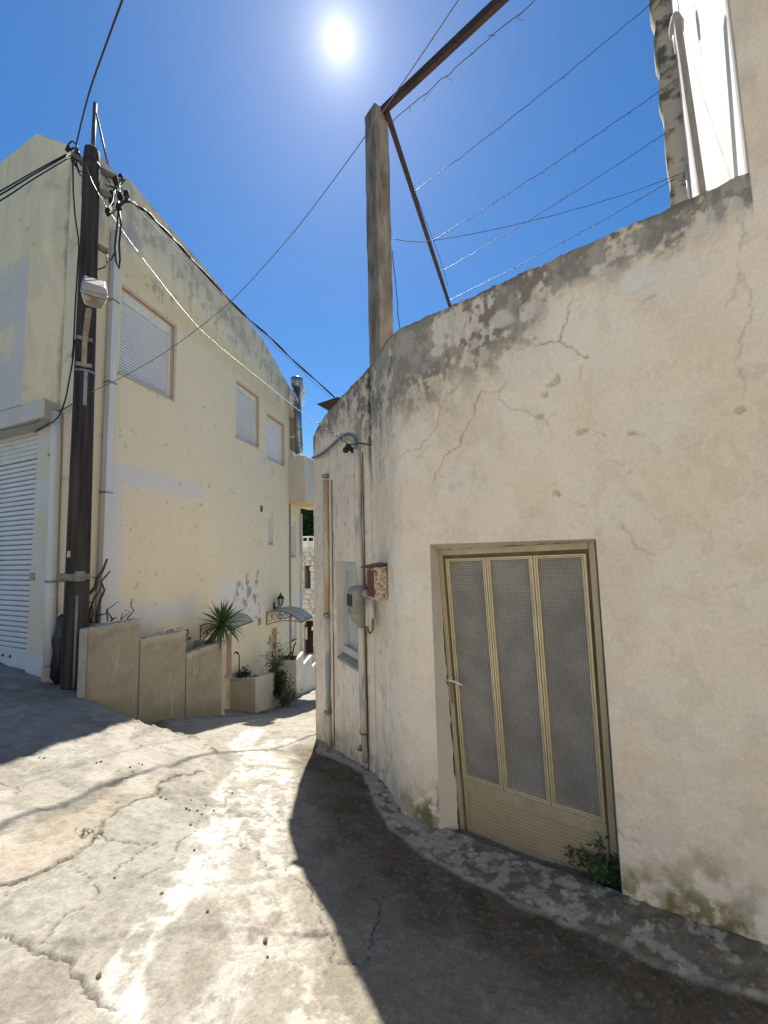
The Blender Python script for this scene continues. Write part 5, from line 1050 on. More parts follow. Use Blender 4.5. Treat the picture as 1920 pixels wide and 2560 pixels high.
tangle(tops_[0]+V(-.05, 0, .02), tops_[0]+V(.13, 0, .02), -.14, .010, M_CABLE, jit_=.005)
tangle(tops_[0], tops_[1]+V(.05, 0, .02), -.09, .012, M_CABLE, jit_=.005)
tangle(insul[7], insul[6], .03, .010, M_CABLE); tangle(insul[5], insul[8], .10, .010, M_CABLE, jit_=.005); tangle(insul[8], insul[6], .04, .008, M_CABLE)
mb = MB(); mb.tube([insul[6], hit_y(303, 560, 4.85), hit_y(298, 610, 4.85), hit_y(300, 650, 4.85), hit_y(297, 672, 4.85), hit_y(290, 655, 4.85), hit_y(287, 620, 4.85), hit_y(292, 570, 4.85), insul[6]], .012, 7); mb.build('cable_loop', M_CABLE, pole)
mb = MB(); mb.tube([arms[2][1], hit_y(268, 645, 4.95), hit_y(278, 650, 4.9), hit_y(288, 628, 4.86)], .009, 6); mb.build('jumper_wire', M_CABLE, pole)
mb = MB(); mb.tube([arms[2][1], hit_y(268, 655, 4.95), hit_y(262, 668, 4.95), on_pole(672, .11, 0)], .008, 6); mb.build('jumper_wire', M_CABLE, pole)
mb = MB(); mb.tube([hit_y(182, 400, 5.0), hit_y(183, 480, 5.0), hit_y(188, 545, 5.0), hit_y(196, 595, 5.02), on_pole(640, -.11, 0), on_pole(760, -.125, .0), on_pole(880, -.13, 0), on_pole(905, -.14, 0)], .009, 6); mb.build('jumper_wire', M_CABLE, pole)
def cable(pts, r, mt, label, nm='overhead_cable', strands=1, grp=None, sub=4):
    """smooth cable through 3-D points (Catmull-Rom)"""
    P = [np.asarray(p) for p in pts]; Q = []
    for i in range(len(P)-1):
        p0 = P[max(i-1, 0)]; p1_ = P[i]; p2_ = P[i+1]; p3_ = P[min(i+2, len(P)-1)]
        for k in range(sub):
            t = k/sub; Q.append(.5*((2*p1_)+(p2_-p0)*t+(2*p0-5*p1_+4*p2_-p3_)*t*t+(3*p1_-p0-3*p2_+p3_)*t**3))
    Q.append(P[-1]); mb = MB()
    if strands == 1: mb.tube(Q, r, 8)
    else:
        for s_ in range(strands):
            mb.tube([q+V(math.cos(i*.9+s_*2.1)*r*1.1, 0, math.sin(i*.9+s_*2.1)*r*1.1) for i, q in enumerate(Q)], r, 6)
    return mb.build(nm, mt, None, base=Q[0], label=label, cat='cable')
bl = [(303, 512), (312, 503), (330, 506), (355, 522), (382, 544), (430, 595), (486, 654), (573, 750), (640, 812), (694, 862), (760, 925), (833, 990), (850, 1006)]
yl = np.interp([p[0] for p in bl], [303, 850], [0, 1]); cable([hit_y(u, v, 4.85*(1-k)+0+k*11.3) if False else hit_y(u, v, 1/((1-k)/4.85+k/11.3)) for (u, v), k in zip(bl, yl)], .012, M_CABLE, 'thick black cable bundle running from the pole down the alley', strands=2)
bl2 = [(316, 490), (360, 540), (410, 592), (460, 645), (560, 742), (690, 868), (833, 1000)]; cable([hit_y(u, v, 1/((1-k)/4.8+k/11.2)) for (u, v), k in zip(bl2, np.linspace(0, 1, 7)**1.1)], .005, M_GREYCABLE, 'thin grey wire strung along beside the thick black cable bundle')
se, ze = cw_hit(872, 1112, .05); PE = cwp(se, ze, .05)
sv = [(212, 405), (244, 480), (330, 610), (460, 777), (530, 850), (640, 940), (740, 1020), (800, 1063), (846, 1096)]
k_ = np.linspace(0, 1, len(sv)); cable([hit_y(u, v, 5.0*(1-k)+k*(PE[1]-.02)) for (u, v), k in zip(sv, [0, .04, .16, .36, .46, .63, .80, .91, .97])]+[PE], .0033, M_BARECABLE, 'pale service cable from the pole top to the wall of the cream house')
gw_ = [(226, 981, 5.02), (330, 930, 5.15), (440, 862, 5.2), (573, 757, 5.1), (690, 632, 4.8), (760, 548, 4.55), (860, 415, 4.2), (949, 290, 3.83), (1040, 158, 3.5), (1146, 0, 3.1), (1290, -215, 2.7)]
cable([hit_y(*p) for p in gw_], .005, M_GREYCABLE, 'long grey wire rising from the middle of the pole past the pergola post')
cable([hit_y(188, 388, 5.0), hit_y(192, 355, 4.85), hit_y(222, 235, 4.1), hit_y(262, 120, 3.5), hit_y(306, 0, 3.0), hit_y(370, -170, 2.5)], .009, mat('mauve_cable', (.06, .04, .07), .6), 'dark cable rising steeply from the pole top to the upper left')
for i, (y0, y1, r, nm) in enumerate([(478, 380, .007, 'topmost'), (487, 384, .008, 'middle'), (502, 392, .007, 'lowest')]):
    cable([hit_y(-2600, y0+1240, 1.6), hit_y(-700, y0+345, 2.9), hit_y(-120, y0+62, 3.85), hit_y(0, y0, 4.1), hit_y(80, (y0+y1)/2+3, 4.5), hit_y(176, y1, 5.0)], r, M_CABLE, nm+' of the three dark cables leaving the pole top to the left')
dl = cable([on_pole(860, -.12, .0), hit_y(181, 905, 5.02), hit_y(172, 955, 5.05), hit_y(163, 1000, 5.12), hit_y(150, 1035, 5.2), hit_y(135, 1052, 5.25), hit_v(112, 1065, CO+nF*.03, FAZ), hit_v(88, 1080, CO+nF*.02, FAZ)], .009, M_CABLE, 'black cable drooping from the pole to the garage corner')
mb = MB(); pts = [(-30, 1080), (20, 1072), (50, 1065), (90, 1055), (110, 1042), (135, 1032), (160, 1022), (180, 1010)]; cable([hit_v(u, v, CO+nF*(.28 if u < 100 else .06), FAZ) for u, v in pts], .008, M_GREYCABLE, 'thin cable stapled along the slab edge above the garage')
# anchor of the service cable: spiral grip, porcelain knobs, hook; blue-grey hose on the wall
anc = thing('cable_anchor', 'dark spiral cable grip and insulators at the cream wall', 'cable anchor', PE)
q0 = hit_y(793, 1059, PE[1]+.08); mb = MB(); dd_ = PE-q0; L_ = np.linalg.norm(dd_); dd_ /= L_; s1 = np.cross(dd_, V(0, 0, 1)); s1 /= np.linalg.norm(s1); s2 = np.cross(s1, dd_)
mb.tube([q0+dd_*L_*t+s1*.011*math.cos(t*44)+s2*.011*math.sin(t*44) for t in np.linspace(0, 1, 90)], .005, 5); mb.build('spiral_grip', M_CABLE, anc)
for k in range(5):
    mb = MB(); mb.lathe(PE+V(rr.uniform(-.05, .05), rr.uniform(-.04, .02), -rr.uniform(.0, .09)), [(0, -.03), (.025, -.025), (.032, 0), (.02, .02), (0, .03)], 10); mb.build('knob', M_IRON, anc)
sw, zw = cw_hit(925, 1112, .0); mb = MB(); mb.tube([PE, cwp(*cw_hit(900, 1108, .06), .06), cwp(sw, zw, -.02)], .008, 6); mb.build('hook', M_IRON, anc)
mb = MB(); mb.tube([cwp(*cw_hit(853, 1086, .07), .07), cwp(*cw_hit(868, 1099, .07), .07), cwp(*cw_hit(884, 1104, .06), .06)], .010, 6); mb.build('bare_end', M_BARECABLE, anc)
hz = [(420, 1345), (520, 1310), (600, 1265), (680, 1205), (760, 1130), (850, 1050), (910, 995), (970, 955), (1050, 935), (1120, 960), (1165, 1020), (1180, 1100), (1180, 1200)]
hp_ = []
for i, (x, y) in enumerate(hz): s, z = cw_hit(x/6.91+720, y/6.91+950, .05); hp_.append(cwp(s, z, .05))
cable(hp_, .017, mat('blue_grey_hose', (.13, .19, .24), .6, col2=(.09, .13, .16), scale=9), 'blue grey hose arching over the cream wall into the drain pipe', 'cable_hose')
bpy.data.objects['cable_hose']['category'] = 'hose'; bpy.data.objects['cable_hose'].name = 'hose'

# things at the foot of the pole
st = thing('stone_block', 'pale squared stone wedged beside the foot of the pole', 'stone', hit_g(128, 1705)); c_ = hit_g(128, 1702)
mb = MB(); mb.cbox(c_+V(0, .08, .06), rgt*.30, fwd*.2, V(0, 0, .26)); mb.build('block', mat('pale_stone', (.50, .40, .29), .9, col2=(.40, .31, .22), scale=9, bump=.012, bscale=20), st, bevel=.03, seg=3)
bg_ = thing('rubbish_sack', 'dark blue black plastic sack stuffed behind the pole', 'sack', hit_y(147, 1680, 5.35)); mb = MB(); b0_ = hit_y(147, 1690, 5.32)
rr = random.Random(9); nseg = 16
prof = [(.04, -.1), (.085, .0), (.09, .15), (.08, .32), (.085, .45), (.07, .56), (.04, .66), (.05, .74), (.015, .78)]
for i, (r, h) in enumerate(prof): mb.v += [tuple(b0_+V(0, 0, h+rr.uniform(-.02, .02))+(rgt*math.cos(a)+fwd*math.sin(a)*1.0)*r*rr.uniform(.75, 1.2)) for a in np.linspace(0, 6.283, nseg, endpoint=False)]
for i in range(len(prof)-1):
    for k in range(nseg): mb.f.append((i*nseg+k, i*nseg+(k+1) % nseg, (i+1)*nseg+(k+1) % nseg, (i+1)*nseg+k)); mb.sm.append(True)
mb.build('sack_body', mat('black_sack', (.012, .013, .018), .35, col2=(.02, .022, .035), scale=10, bump=.01, bscale=25), bg_)

# ------------------------------------------------------------------ plants

# ------------------------------------------------------------------ added house, unseen behind the viewpoint, bounces sun onto the shaded walls
bh = thing('bounce_house', 'whitewashed house added unseen behind the viewpoint to bounce sun onto the shaded walls', 'house', V(-.5, -4.4, .2))
mb = MB(); mb.box(V(-7.5, -9.0, -.6), V(14, 0, 0), V(0, 4.5, 0), V(0, 0, 6.6)); bw_ = mb.build('wall', mat('bounce_limewash', (.74, .70, .62), .92, col2=(.66, .62, .54), scale=1.6, bump=.004), bh, bevel=.03)
for (x, z, w_, h_, nm) in [(-4.5, 1.0, 1.0, 1.3, 'window'), (1.0, 1.0, 1.0, 1.3, 'window'), (-4.5, 3.9, 1.0, 1.2, 'window'), (1.0, 3.9, 1.0, 1.2, 'window'), (-1.9, -.1, 1.0, 2.2, 'door')]:  # invented openings on the added house
    mb = MB(); mb.box(V(x, -4.52, z), V(w_, 0, 0), V(0, .06, 0), V(0, 0, h_)); o = mb.build(nm, mat('blue_shutter', (.12, .22, .30), .6), bh, bevel=.01)
    mb = MB(); mb.box(V(x-.08, -4.50, z-.1), V(w_+.16, 0, 0), V(0, .10, 0), V(0, 0, .08)); mb.build('sill', M_WHITE, o)
mb = MB(); mb.box(V(-7.7, -9.2, 6.0), V(14.4, 0, 0), V(0, 4.9, 0), V(0, 0, .15)); mb.build('roof_edge', M_WHITE, bh, bevel=.02)
M_YUCCA = mat('yucca_leaf', (.035, .085, .022), .45, col2=(.075, .14, .04), scale=7)
M_YDRY = mat('dry_yucca_leaf', (.10, .10, .04), .7, col2=(.16, .12, .05), scale=7)
yb = plp(pl_hit(553, 1600)[0]-.12, tops[2][1]-.16, -.30); yu = thing('yucca', 'spiky green yucca spilling over the lower end of the bare planter', 'plant', yb)
yc = hit_y(555, 1562, yb[1]-.02)
mb = MB(); mb.tube([yb, (yb+yc)/2, yc+V(0, 0, .02)], [.06, .05, .045], 10); mb.build('trunk', mat('yucca_trunk', (.10, .075, .05), .9, col2=(.06, .05, .03), scale=14, bump=.01), yu)
def blade_mesh(L_, w_, droop, nm):
    n = 6; v = []; f = []
    for i in range(n+1):
        t = i/n; ww_ = w_*(.55+.9*t*(1-t)*2)*(1-t**3); z = -droop*t*t*L_; x = t*L_*(1-.15*droop*t)
        v += [(x, -ww_/2, z+ww_*.25), (x, 0, z), (x, ww_/2, z+ww_*.25)]
    for i in range(n): f += [(3*i, 3*i+3, 3*i+4, 3*i+1), (3*i+1, 3*i+4, 3*i+5, 3*i+2)]
    me = bpy.data.meshes.new(nm); me.from_pydata(v, [], f); me.materials.append(M_YUCCA); return me
bms = [blade_mesh(.46, .034, d_, 'leaf') for d_ in (.05, .18, .35)]; dry = blade_mesh(.40, .03, .5, 'leaf'); dry.materials.clear(); dry.materials.append(M_YDRY)
rr = random.Random(21)
for k in range(118):
    el = math.radians(rr.uniform(-62, 84) if k % 4 else rr.uniform(30, 88)); az_ = rr.uniform(0, 2*math.pi); o = bpy.data.objects.new('leaf', dry if el < -.75 and rr.random() < .6 else bms[0 if el > .9 else (1 if el > .1 else 2)]); link(o, yu)
    sc_ = rr.uniform(.75, 1.12); o.location = tuple(yc+V(math.cos(az_)*math.cos(el), math.sin(az_)*math.cos(el), math.sin(el))*.03-root_loc(yu)); o.rotation_euler = (rr.uniform(-.5, .5), -el, az_); o.scale = (sc_, sc_, sc_)
M_LEAF = mat('shrub_leaf', (.045, .075, .022), .6, col2=(.09, .13, .04), scale=9); M_LEAFD = mat('dark_leaf', (.018, .035, .014), .6, col2=(.035, .06, .02), scale=9); M_TWIG = mat('bare_twig', (.075, .05, .038), .9, col2=(.12, .09, .07), scale=18)
def shrub(name, label, base, stems, leafn, size, spread, mleaf, seed, cat='shrub', tw=.006, group=None):
    r = random.Random(seed); t = thing(name, label, cat, base, group); sm = MB(); lf = MB(); tips = []
    for (top_, nb) in stems:
        top_ = np.asarray(top_); P = [base+(top_-base)*k+V(r.uniform(-1, 1), r.uniform(-1, 1), 0)*spread*.18*math.sin(k*3.1) for k in np.linspace(0, 1, 6)]; sm.tube(P, [tw*(1-.7*k) for k in np.linspace(0, 1, 6)], 5)
        tips += P[2:]
        for _ in range(nb):
            q = P[r.randint(1, 4)]; e = q+V(r.uniform(-1, 1), r.uniform(-1, 1), r.uniform(-.2, 1))*spread*.5; sm.tube([q, (q+e)/2+V(0, 0, .02), e], [tw*.5, tw*.35, tw*.2], 4); tips += [(q+e)/2, e]
    for _ in range(leafn):
        c_ = tips[r.randrange(len(tips))]+V(r.gauss(0, 1), r.gauss(0, 1), r.gauss(0, 1))*spread*.16; a = r.uniform(0, 6.28); b = r.uniform(-.8, .8); d_ = V(math.cos(a)*math.cos(b), math.sin(a)*math.cos(b), math.sin(b)); s_ = np.cross(d_, V(r.uniform(-.4, .4), r.uniform(-.4, .4), 1)); s_ /= np.linalg.norm(s_); L_ = size*r.uniform(.6, 1.3)
        lf.add([c_-d_*L_*.5, c_+s_*L_*.26, c_+d_*L_*.5, c_-s_*L_*.26], [(0, 1, 2, 3)])
    sm.build('stem', M_TWIG, t)
    if leafn: lf.build('foliage', mleaf, t, kind='stuff')
    return t
b_ = plp(pl_hit(690, 1690)[0], pl_hit(697, 1700)[1]-.1, -.1)
shrub('shrub', 'loose leafy shrub growing up between the far planters', b_, [(hit_y(u, v, b_[1]), 7) for u, v in [(672, 1640), (680, 1612), (690, 1590), (695, 1630), (704, 1606), (700, 1660), (685, 1660), (708, 1640)]], 1500, .055, .34, M_LEAF, 5)
b_ = plp(pl_hit(690, 1690)[0]+.05, pl_hit(697, 1700)[1]-.35, .06)
shrub('shrub', 'dark green shrub hanging over the end of the low painted planter', b_, [(hit_y(u, v, b_[1]-.1), 6) for u, v in [(680, 1690), (690, 1710), (700, 1690), (695, 1668), (708, 1680), (684, 1722)]], 1600, .06, .30, M_LEAFD, 6)
b_ = hit_g(705, 1768); shrub('shrub', 'twiggy bush with dark base on the sunlit lane', b_, [(hit_y(u, v, b_[1]), 6) for u, v in [(712, 1700), (726, 1690), (735, 1705), (745, 1725), (720, 1730), (700, 1735), (708, 1755), (735, 1738), (748, 1735)]], 1100, .05, .30, M_LEAF, 8)
for (u, v, lab, sd) in [(450, 1613, 'low dark leafy plant peeping over the second step of the bare planter', 11), (480, 1600, 'reddish succulent beside the yucca in the bare planter', 12), (652, 1690, 'dark ground plant in the low painted planter', 13)]:
    t, z = pl_hit(u, v); b_ = plp(t, z-.08, -.28); ml = M_LEAFD if sd != 12 else mat('red_succulent', (.13, .05, .03), .6, col2=(.07, .07, .03), scale=9)
    shrub('low_plant', lab, b_, [(b_+V(rr.uniform(-.2, .2), rr.uniform(-.3, .3), rr.uniform(.1, .22)), 4) for _ in range(6)], 200, .09, .22, ml, sd, 'plant')
# pruned bare stump with grey branches in the top of the bare planter
K8 = lambda p: [(x/4.425+100, y/4.425+1350) for x, y in p]
tb_ = plp(.72, tops[0][0]-.2, -.28); tr = thing('bare_shrub', 'pruned leafless grey shrub standing beside the pole in the planter', 'shrub', tb_)
br = [([(540, 960), (525, 800), (520, 640), (600, 530), (650, 425), (700, 350), (722, 280), (735, 210)], .030), ([(610, 960), (620, 820), (660, 640), (690, 560), (690, 460), (720, 400), (755, 345)], .020), ([(640, 960), (640, 760), (680, 640), (710, 600)], .016), ([(560, 960), (545, 760), (590, 640), (640, 560), (690, 460)], .014), ([(630, 430), (600, 420), (565, 405)], .008), ([(535, 590), (530, 500)], .009), ([(745, 900), (740, 770), (800, 730), (880, 680)], .010), ([(800, 880), (755, 800), (740, 760)], .010), ([(780, 900), (810, 870), (838, 858)], .012), ([(640, 830), (690, 825), (740, 812)], .012), ([(960, 870), (1000, 830), (1035, 785), (1020, 720), (1005, 650)], .010), ([(905, 880), (940, 850), (985, 800), (958, 765)], .007), ([(910, 870), (893, 815)], .008), ([(560, 960), (575, 800), (560, 700), (530, 650)], .012), ([(600, 960), (560, 870), (520, 800), (505, 760)], .010), ([(1035, 700), (1012, 690)], .004)]
for P, r in br:
    Q = [hit_y(u, v, 5.45) for u, v in K8(P)]; mb = MB(); rq_ = random.Random(int(r*1000)); Q = [q+V(0, rq_.uniform(-.05, .05), 0) for q in Q]; mb.tube(Q, [r*(1-.55*k) for k in np.linspace(0, 1, len(Q))], 7); mb.build('branch', M_TWIG, tr)
# small weeds
def weed(label, c_, stalks, n, size, spread, seed, mleaf=M_LEAFD): return shrub('weed', label, c_, stalks, n, size, spread, mleaf, seed, 'weed', .004)
c_ = hit_v(1528, 2225, V(WP[0], WP[1], 0)+d36*.10, -54); c_[2] = gz(c_[0], c_[1])+.03
Kd = lambda p: (p[0]/2.212+850, p[1]/2.212+1300)
wt = [hit_v(*Kd(p), V(WP[0], WP[1], 0)+d36*.12, -54) for p in [(1435, 1735), (1430, 1800), (1350, 1830), (1345, 1870), (1270, 1815), (1240, 1850), (1480, 1920), (1420, 1960), (1520, 1960), (1390, 1930), (1540, 1900), (1460, 1980)]]
weed('dark leafy weed with three drooping stalks at the right foot of the door', c_, [(p, 2) for p in wt]+[(c_+V(rr.uniform(-.1, .1), rr.uniform(-.08, .05), rr.uniform(.03, .16)), 5) for _ in range(10)], 760, .036, .085, 31, mat('weed_leaf', (.035, .075, .022), .6, col2=(.07, .12, .035), scale=12))
for (u, v, lab, sd, k) in [(908, 1868, 'tiny green sprig in the seam at the foot of the drain pipe', 32, .06), (952, 1975, 'small green tuft at the foot of the cream wall near the letter box', 33, .09)]:
    s, z = cw_hit(u, v); c_ = cwp(s, z-.03, .02); weed(lab, c_, [(c_+V(rr.uniform(-.03, .03), rr.uniform(-.03, 0), rr.uniform(.02, k)), 2) for _ in range(5)], 90, .018, .05, sd, mat('fresh_leaf', (.04, .11, .02), .6))
for (u, v, lab, sd, n) in [(225, 2085, 'dry grass tuft caught in the long ground crack', 34, 80), (690, 1815, 'thin dry grass blades at the lip of the lane', 35, 14), (1000, 1905, 'dry grass at the crumbled slab rim', 36, 0)]:
    if not n: continue
    c_ = hit_g(u, v); r = random.Random(sd); mb = MB()
    for _ in range(n):
        p = c_+V(r.gauss(0, .045), r.gauss(0, .03), 0); p[2] = gz(p[0], p[1])-.005; d_ = V(r.uniform(-1, 1), r.uniform(-1, 1), r.uniform(.6, 1.6)); d_ *= r.uniform(.015, .045 if n > 20 else .22)/np.linalg.norm(d_); s_ = V(r.uniform(-1, 1), r.uniform(-1, 1), 0)*.003; mb.add([p-s_, p+s_, p+d_*.6+s_*.7, p+d_+V(0, 0, -.01)], [(0, 1, 2, 3)])
    mb.build('grass_tuft', mat('dry_grass_blade', (.22, .19, .09), .8, col2=(.13, .14, .05), scale=20), None, base=c_, label=lab, cat='grass')
# pebbles and crumbs lying on the concrete
M_PEB = mat('dark_pebble', (.09, .07, .06), .9, col2=(.17, .14, .12), scale=18)
pebs = q1([(765, 725), (740, 722), (880, 732), (910, 775), (950, 748), (872, 770), (985, 782), (875, 828), (880, 835), (1070, 705), (895, 972), (455, 1543), (1222, 1400), (745, 1175), (527, 1105), (1233, 1465), (955, 1267), (640, 572), (655, 576), (612, 605), (600, 590), (585, 640), (445, 570), (465, 566), (205, 525), (180, 523), (350, 460), (382, 415), (648, 485), (765, 495), (826, 685), (1065, 902), (860, 765), (930, 790), (402, 355), (625, 400)])
pm_ = []
for k in range(4):
    r = random.Random(50+k); mb = MB(); n1_, n2_ = 7, 5; v = [V(0, 0, -.6)]
    for i in range(1, n2_):
        th = math.pi*i/n2_
        for j in range(n1_): a = 2*math.pi*j/n1_; v.append(V(math.sin(th)*math.cos(a), math.sin(th)*math.sin(a)*.8, -math.cos(th)*.6)*r.uniform(.75, 1.15))
    v.append(V(0, 0, .6)); f = [(0, 1+(j+1) % n1_, 1+j) for j in range(n1_)]
    for i in range(n2_-2): f += [(1+i*n1_+j, 1+i*n1_+(j+1) % n1_, 1+(i+1)*n1_+(j+1) % n1_, 1+(i+1)*n1_+j) for j in range(n1_)]
    f += [(len(v)-1, len(v)-1-n1_+j, len(v)-1-n1_+(j+1) % n1_) for j in range(n1_)]
    me = bpy.data.meshes.new('pebble'); me.from_pydata([tuple(p) for p in v], [], f); me.materials.append(M_PEB); pm_.append(me)
for k, (u, v) in enumerate(pebs):
    p = hit_g(u, v); gi = (np.abs(gy-p[1])).argmin(); gj = (np.abs(gx-p[0])).argmin(); p[2] = GZ[gi, gj]; o = bpy.data.objects.new('pebble', pm_[k % 4]); link(o); s_ = .014 if k in (11, 12) else rr.uniform(.006, .012); o.scale = (s_, s_, s_); o.location = tuple(p+V(0, 0, s_*.3)); o.rotation_euler = (0, 0, rr.uniform(0, 6))
    lab = {11: 'largest dark pebble, on the grey concrete below the whitewash run', 12: 'dark pebble alone near the edge of the house shadow'}.get(k, 'small dark pebble scattered on the sunlit concrete slab'); tag(o, lab, 'pebble', None if k in (11, 12) else 'pebbles on the sunlit slab')
# ------------------------------------------------------------------ canopies, lantern
def canopy(label, u0, u1, v0, tip, v_drop=.34):
    t0, z0 = side_hit(u0, v0); t1 = side_hit(u1, v0)[0]; cp = thing('door_canopy', label, 'canopy', side(t0, z0)); out_ = tip; n = 12
    prof = [(out_*k, .12*math.sin(k*math.pi*.62)-v_drop*k**2.2) for k in np.linspace(0, 1, n)]
    mb = MB()
    for (x0, h0), (x1, h1) in zip(prof[:-1], prof[1:]): mb.hexa([side(t0, z0+h0, x0), side(t0, z0+h1, x1), side(t1, z0+h1, x1), side(t1, z0+h0, x0), side(t0, z0+h0+.008, x0), side(t0, z0+h1+.008, x1), side(t1, z0+h1+.008, x1), side(t1, z0+h0+.008, x0)])
    mb.build('panel', M_POLYC, cp)
    for tt in (t0, (t0+t1)/2, t1):
        mb = MB(); mb.tube([side(tt, z0+h, x) for x, h in prof], .014, 6); mb.build('rib', M_IRONG, cp)
        if tt == (t0+t1)/2: continue
        mb = MB(); mb.tube([side(tt, z0, .01), side(tt, z0-.30, .01)], .013, 6); mb.tube([side(tt, z0-.30+.0*k, .01) if k == 0 else side(tt, z0-.30+(prof[-1][1]+.30)*k+.07*math.sin(k*3.14), out_*k) for k in np.linspace(0, 1, 10)], .011, 6)
        for k in range(6):
            f_ = (k+.6)/6.6; x = out_*f_; hi_ = np.interp(x, [p[0] for p in prof], [p[1] for p in prof]); lo_ = -.30+(prof[-1][1]+.30)*f_+.07*math.sin(f_*3.14); rad = max((hi_-lo_)*.36, .012); c_ = side(tt, z0+(hi_+lo_)/2, x)
            mb.tube([c_+nS*math.cos(a)*rad*(1-.06*a)+V(0, 0, math.sin(a)*rad*(1-.06*a)) for a in np.linspace(0, 7.5, 16)], .007, 5)
        mb.build('scroll_bracket', M_IRONG, cp)
    mb = MB(); mb.tube([side(t0, z0+prof[-1][1], out_), side(t1, z0+prof[-1][1], out_)], .016, 6); mb.build('front_bar', M_IRONG, cp); return cp
M_POLYC, t_, b_p = node_mat('milky_polycarbonate'); b_p.inputs['Base Color'].default_value = (.62, .60, .52, 1); b_p.inputs['Roughness'].default_value = .35
tr_n = t_.nodes.new('ShaderNodeBsdfTranslucent'); tr_n.inputs['Color'].default_value = (.62, .60, .50, 1); mx_n = t_.nodes.new('ShaderNodeMixShader'); mx_n.inputs[0].default_value = .5
t_.links.new(b_p.outputs[0], mx_n.inputs[1]); t_.links.new(tr_n.outputs[0], mx_n.inputs[2]); t_.links.new(mx_n.outputs[0], t_.nodes['Material Output'].inputs[0])
M_IRONG = mat('grey_painted_iron', (.13, .115, .12), .6, .3, col2=(.20, .18, .17), scale=12)
canopy('arched translucent canopy with scroll brackets above the far door', 666, 699, 1532, .95)
canopy('arched canopy with scroll brackets half hidden behind the yucca', 500, 584, 1566, .46, .22)
t, z = side_hit(684, 1515); lt = thing('wall_lantern', 'small black wall lantern above the far canopy', 'lantern', side(t, z)); mb = MB(); mb.box(side(t-.03, z-.09, 0), ds_*.06, nS*.025, V(0, 0, .18)); mb.build('back_plate', M_IRON, lt, bevel=.006)
mb = MB(); mb.tube([side(t, z-.04, .02), side(t, z-.03, .10), side(t, z-.03, .20), side(t, z+.01, .20)], .012, 6); mb.tube([side(t, z-.08, .02), side(t, z-.075, .07), side(t, z-.035, .12)], .009, 6); mb.build('arm', M_IRON, lt)
def ring4(r, h): return [side(t, z+h, .20)+ds_*r*math.cos(a)+nS*r*math.sin(a) for a in np.linspace(0, 2*math.pi, 6, endpoint=False)]
mb = MB()
for k in range(6): mb.tube([ring4(.055, .03)[k], ring4(.085, .20)[k]], .008, 5)
mb.v += []; mb.lathe(side(t, z, .20), [(.0, .01), (.045, .015), (.06, .03), (.05, .04)], 12); mb.lathe(side(t, z, .20), [(.085, .195), (.10, .205), (.10, .215), (.05, .27), (.03, .29), (.03, .31), (.012, .32), (.012, .36), (0, .37)], 12); mb.build('cage', M_IRON, lt)
mb = MB(); mb.lathe(side(t, z, .20), [(.05, .035), (.078, .195)], 6); mb.build('glass', mat('lantern_glass', (.45, .45, .42), .2), lt)
mb = MB(); fp = side_hit(592, 1790)
sp_b = hit_v(594, 1690, CO+nS*.45, SAZ); fw_t = thing('drip_hose', 'thin bent dark standpipe rising from the low painted planter', 'pipe', sp_b); mb = MB(); mb.tube([hit_y(u, v, sp_b[1]) for u, v in [(598, 1692), (598, 1660), (598, 1640), (595, 1632), (590, 1629)]], .012, 6); mb.tube([hit_y(u, v, sp_b[1]) for u, v in [(594, 1634), (588, 1630), (586, 1636)]], .012, 6); mb.build('pipe', M_IRON, fw_t)
ch = thing('garden_chair', 'dark metal chair back beside the far planter', 'chair', hit_v(728, 1655, CO+nS*.45, SAZ)); cy = hit_v(728, 1655, CO+nS*.45, SAZ)[1]; mb = MB(); mb.tube([hit_y(u, v, cy) for u, v in [(717, 1650), (720, 1640), (728, 1632), (733, 1630)]], .02, 6); mb.build('armrest', M_IRON, ch); mb = MB(); mb.tube([hit_y(u, v, cy) for u, v in [(731, 1650), (732, 1630), (735, 1615), (740, 1606)]], .02, 6); mb.build('backrest', M_IRON, ch)

# ------------------------------------------------------------------ stone house, trees and hill beyond the alley
SY = 17.0; sh = thing('stone_house', 'old whitewashed rubble stone house at the end of the alley', 'house', hit_y(770, 1660, SY))
def bx_px(mb, u0, v0, u1, v1, y, dpt):
    a, b = hit_y(u0, v1, y), hit_y(u1, v0, y); mb.box(V(a[0], y, a[2]), V(b[0]-a[0], 0, 0), V(0, dpt, 0), V(0, 0, b[2]-a[2])); return mb
x0s, x1s = hit_y(735, 1500, SY)[0], hit_y(860, 1500, SY)[0]; zt_ = hit_y(770, 1372, SY)[2]
M_MORT = mat('lime_mortar', (.60, .585, .56), .95, col2=(.50, .47, .44), scale=5, bump=.01); M_STN = mat('limewashed_stone', (.64, .63, .62), .95, col2=(.36, .34, .32), scale=3.4, detail=6, lo=.44, hi=.62, bump=.02, bscale=9)
wa = hit_y(760, 1414, SY); wb = hit_y(776, 1472, SY); da_, db_ = hit_y(759, 1553, SY), hit_y(783, 1640, SY)
def in_open(x, z, r=.0): return (wa[0]-r < x < wb[0]+r and wb[2]-r < z < wa[2]+r) or (da_[0]-r < x < db_[0]+r and db_[2]-r < z < da_[2]+r)
mb = MB(); xs = [x0s, da_[0], wa[0], wb[0], db_[0], x1s]; xs = sorted(xs); zsx = sorted([-3.6, db_[2], da_[2], wb[2], wa[2], zt_])
for a, b in zip(xs[:-1], xs[1:]):
    for c_, d_ in zip(zsx[:-1], zsx[1:]):
        if not in_open((a+b)/2, (c_+d_)/2): mb.add([V(a, SY+.06, c_), V(b, SY+.06, c_), V(b, SY+.06, d_), V(a, SY+.06, d_)], [(0, 1, 2, 3)])
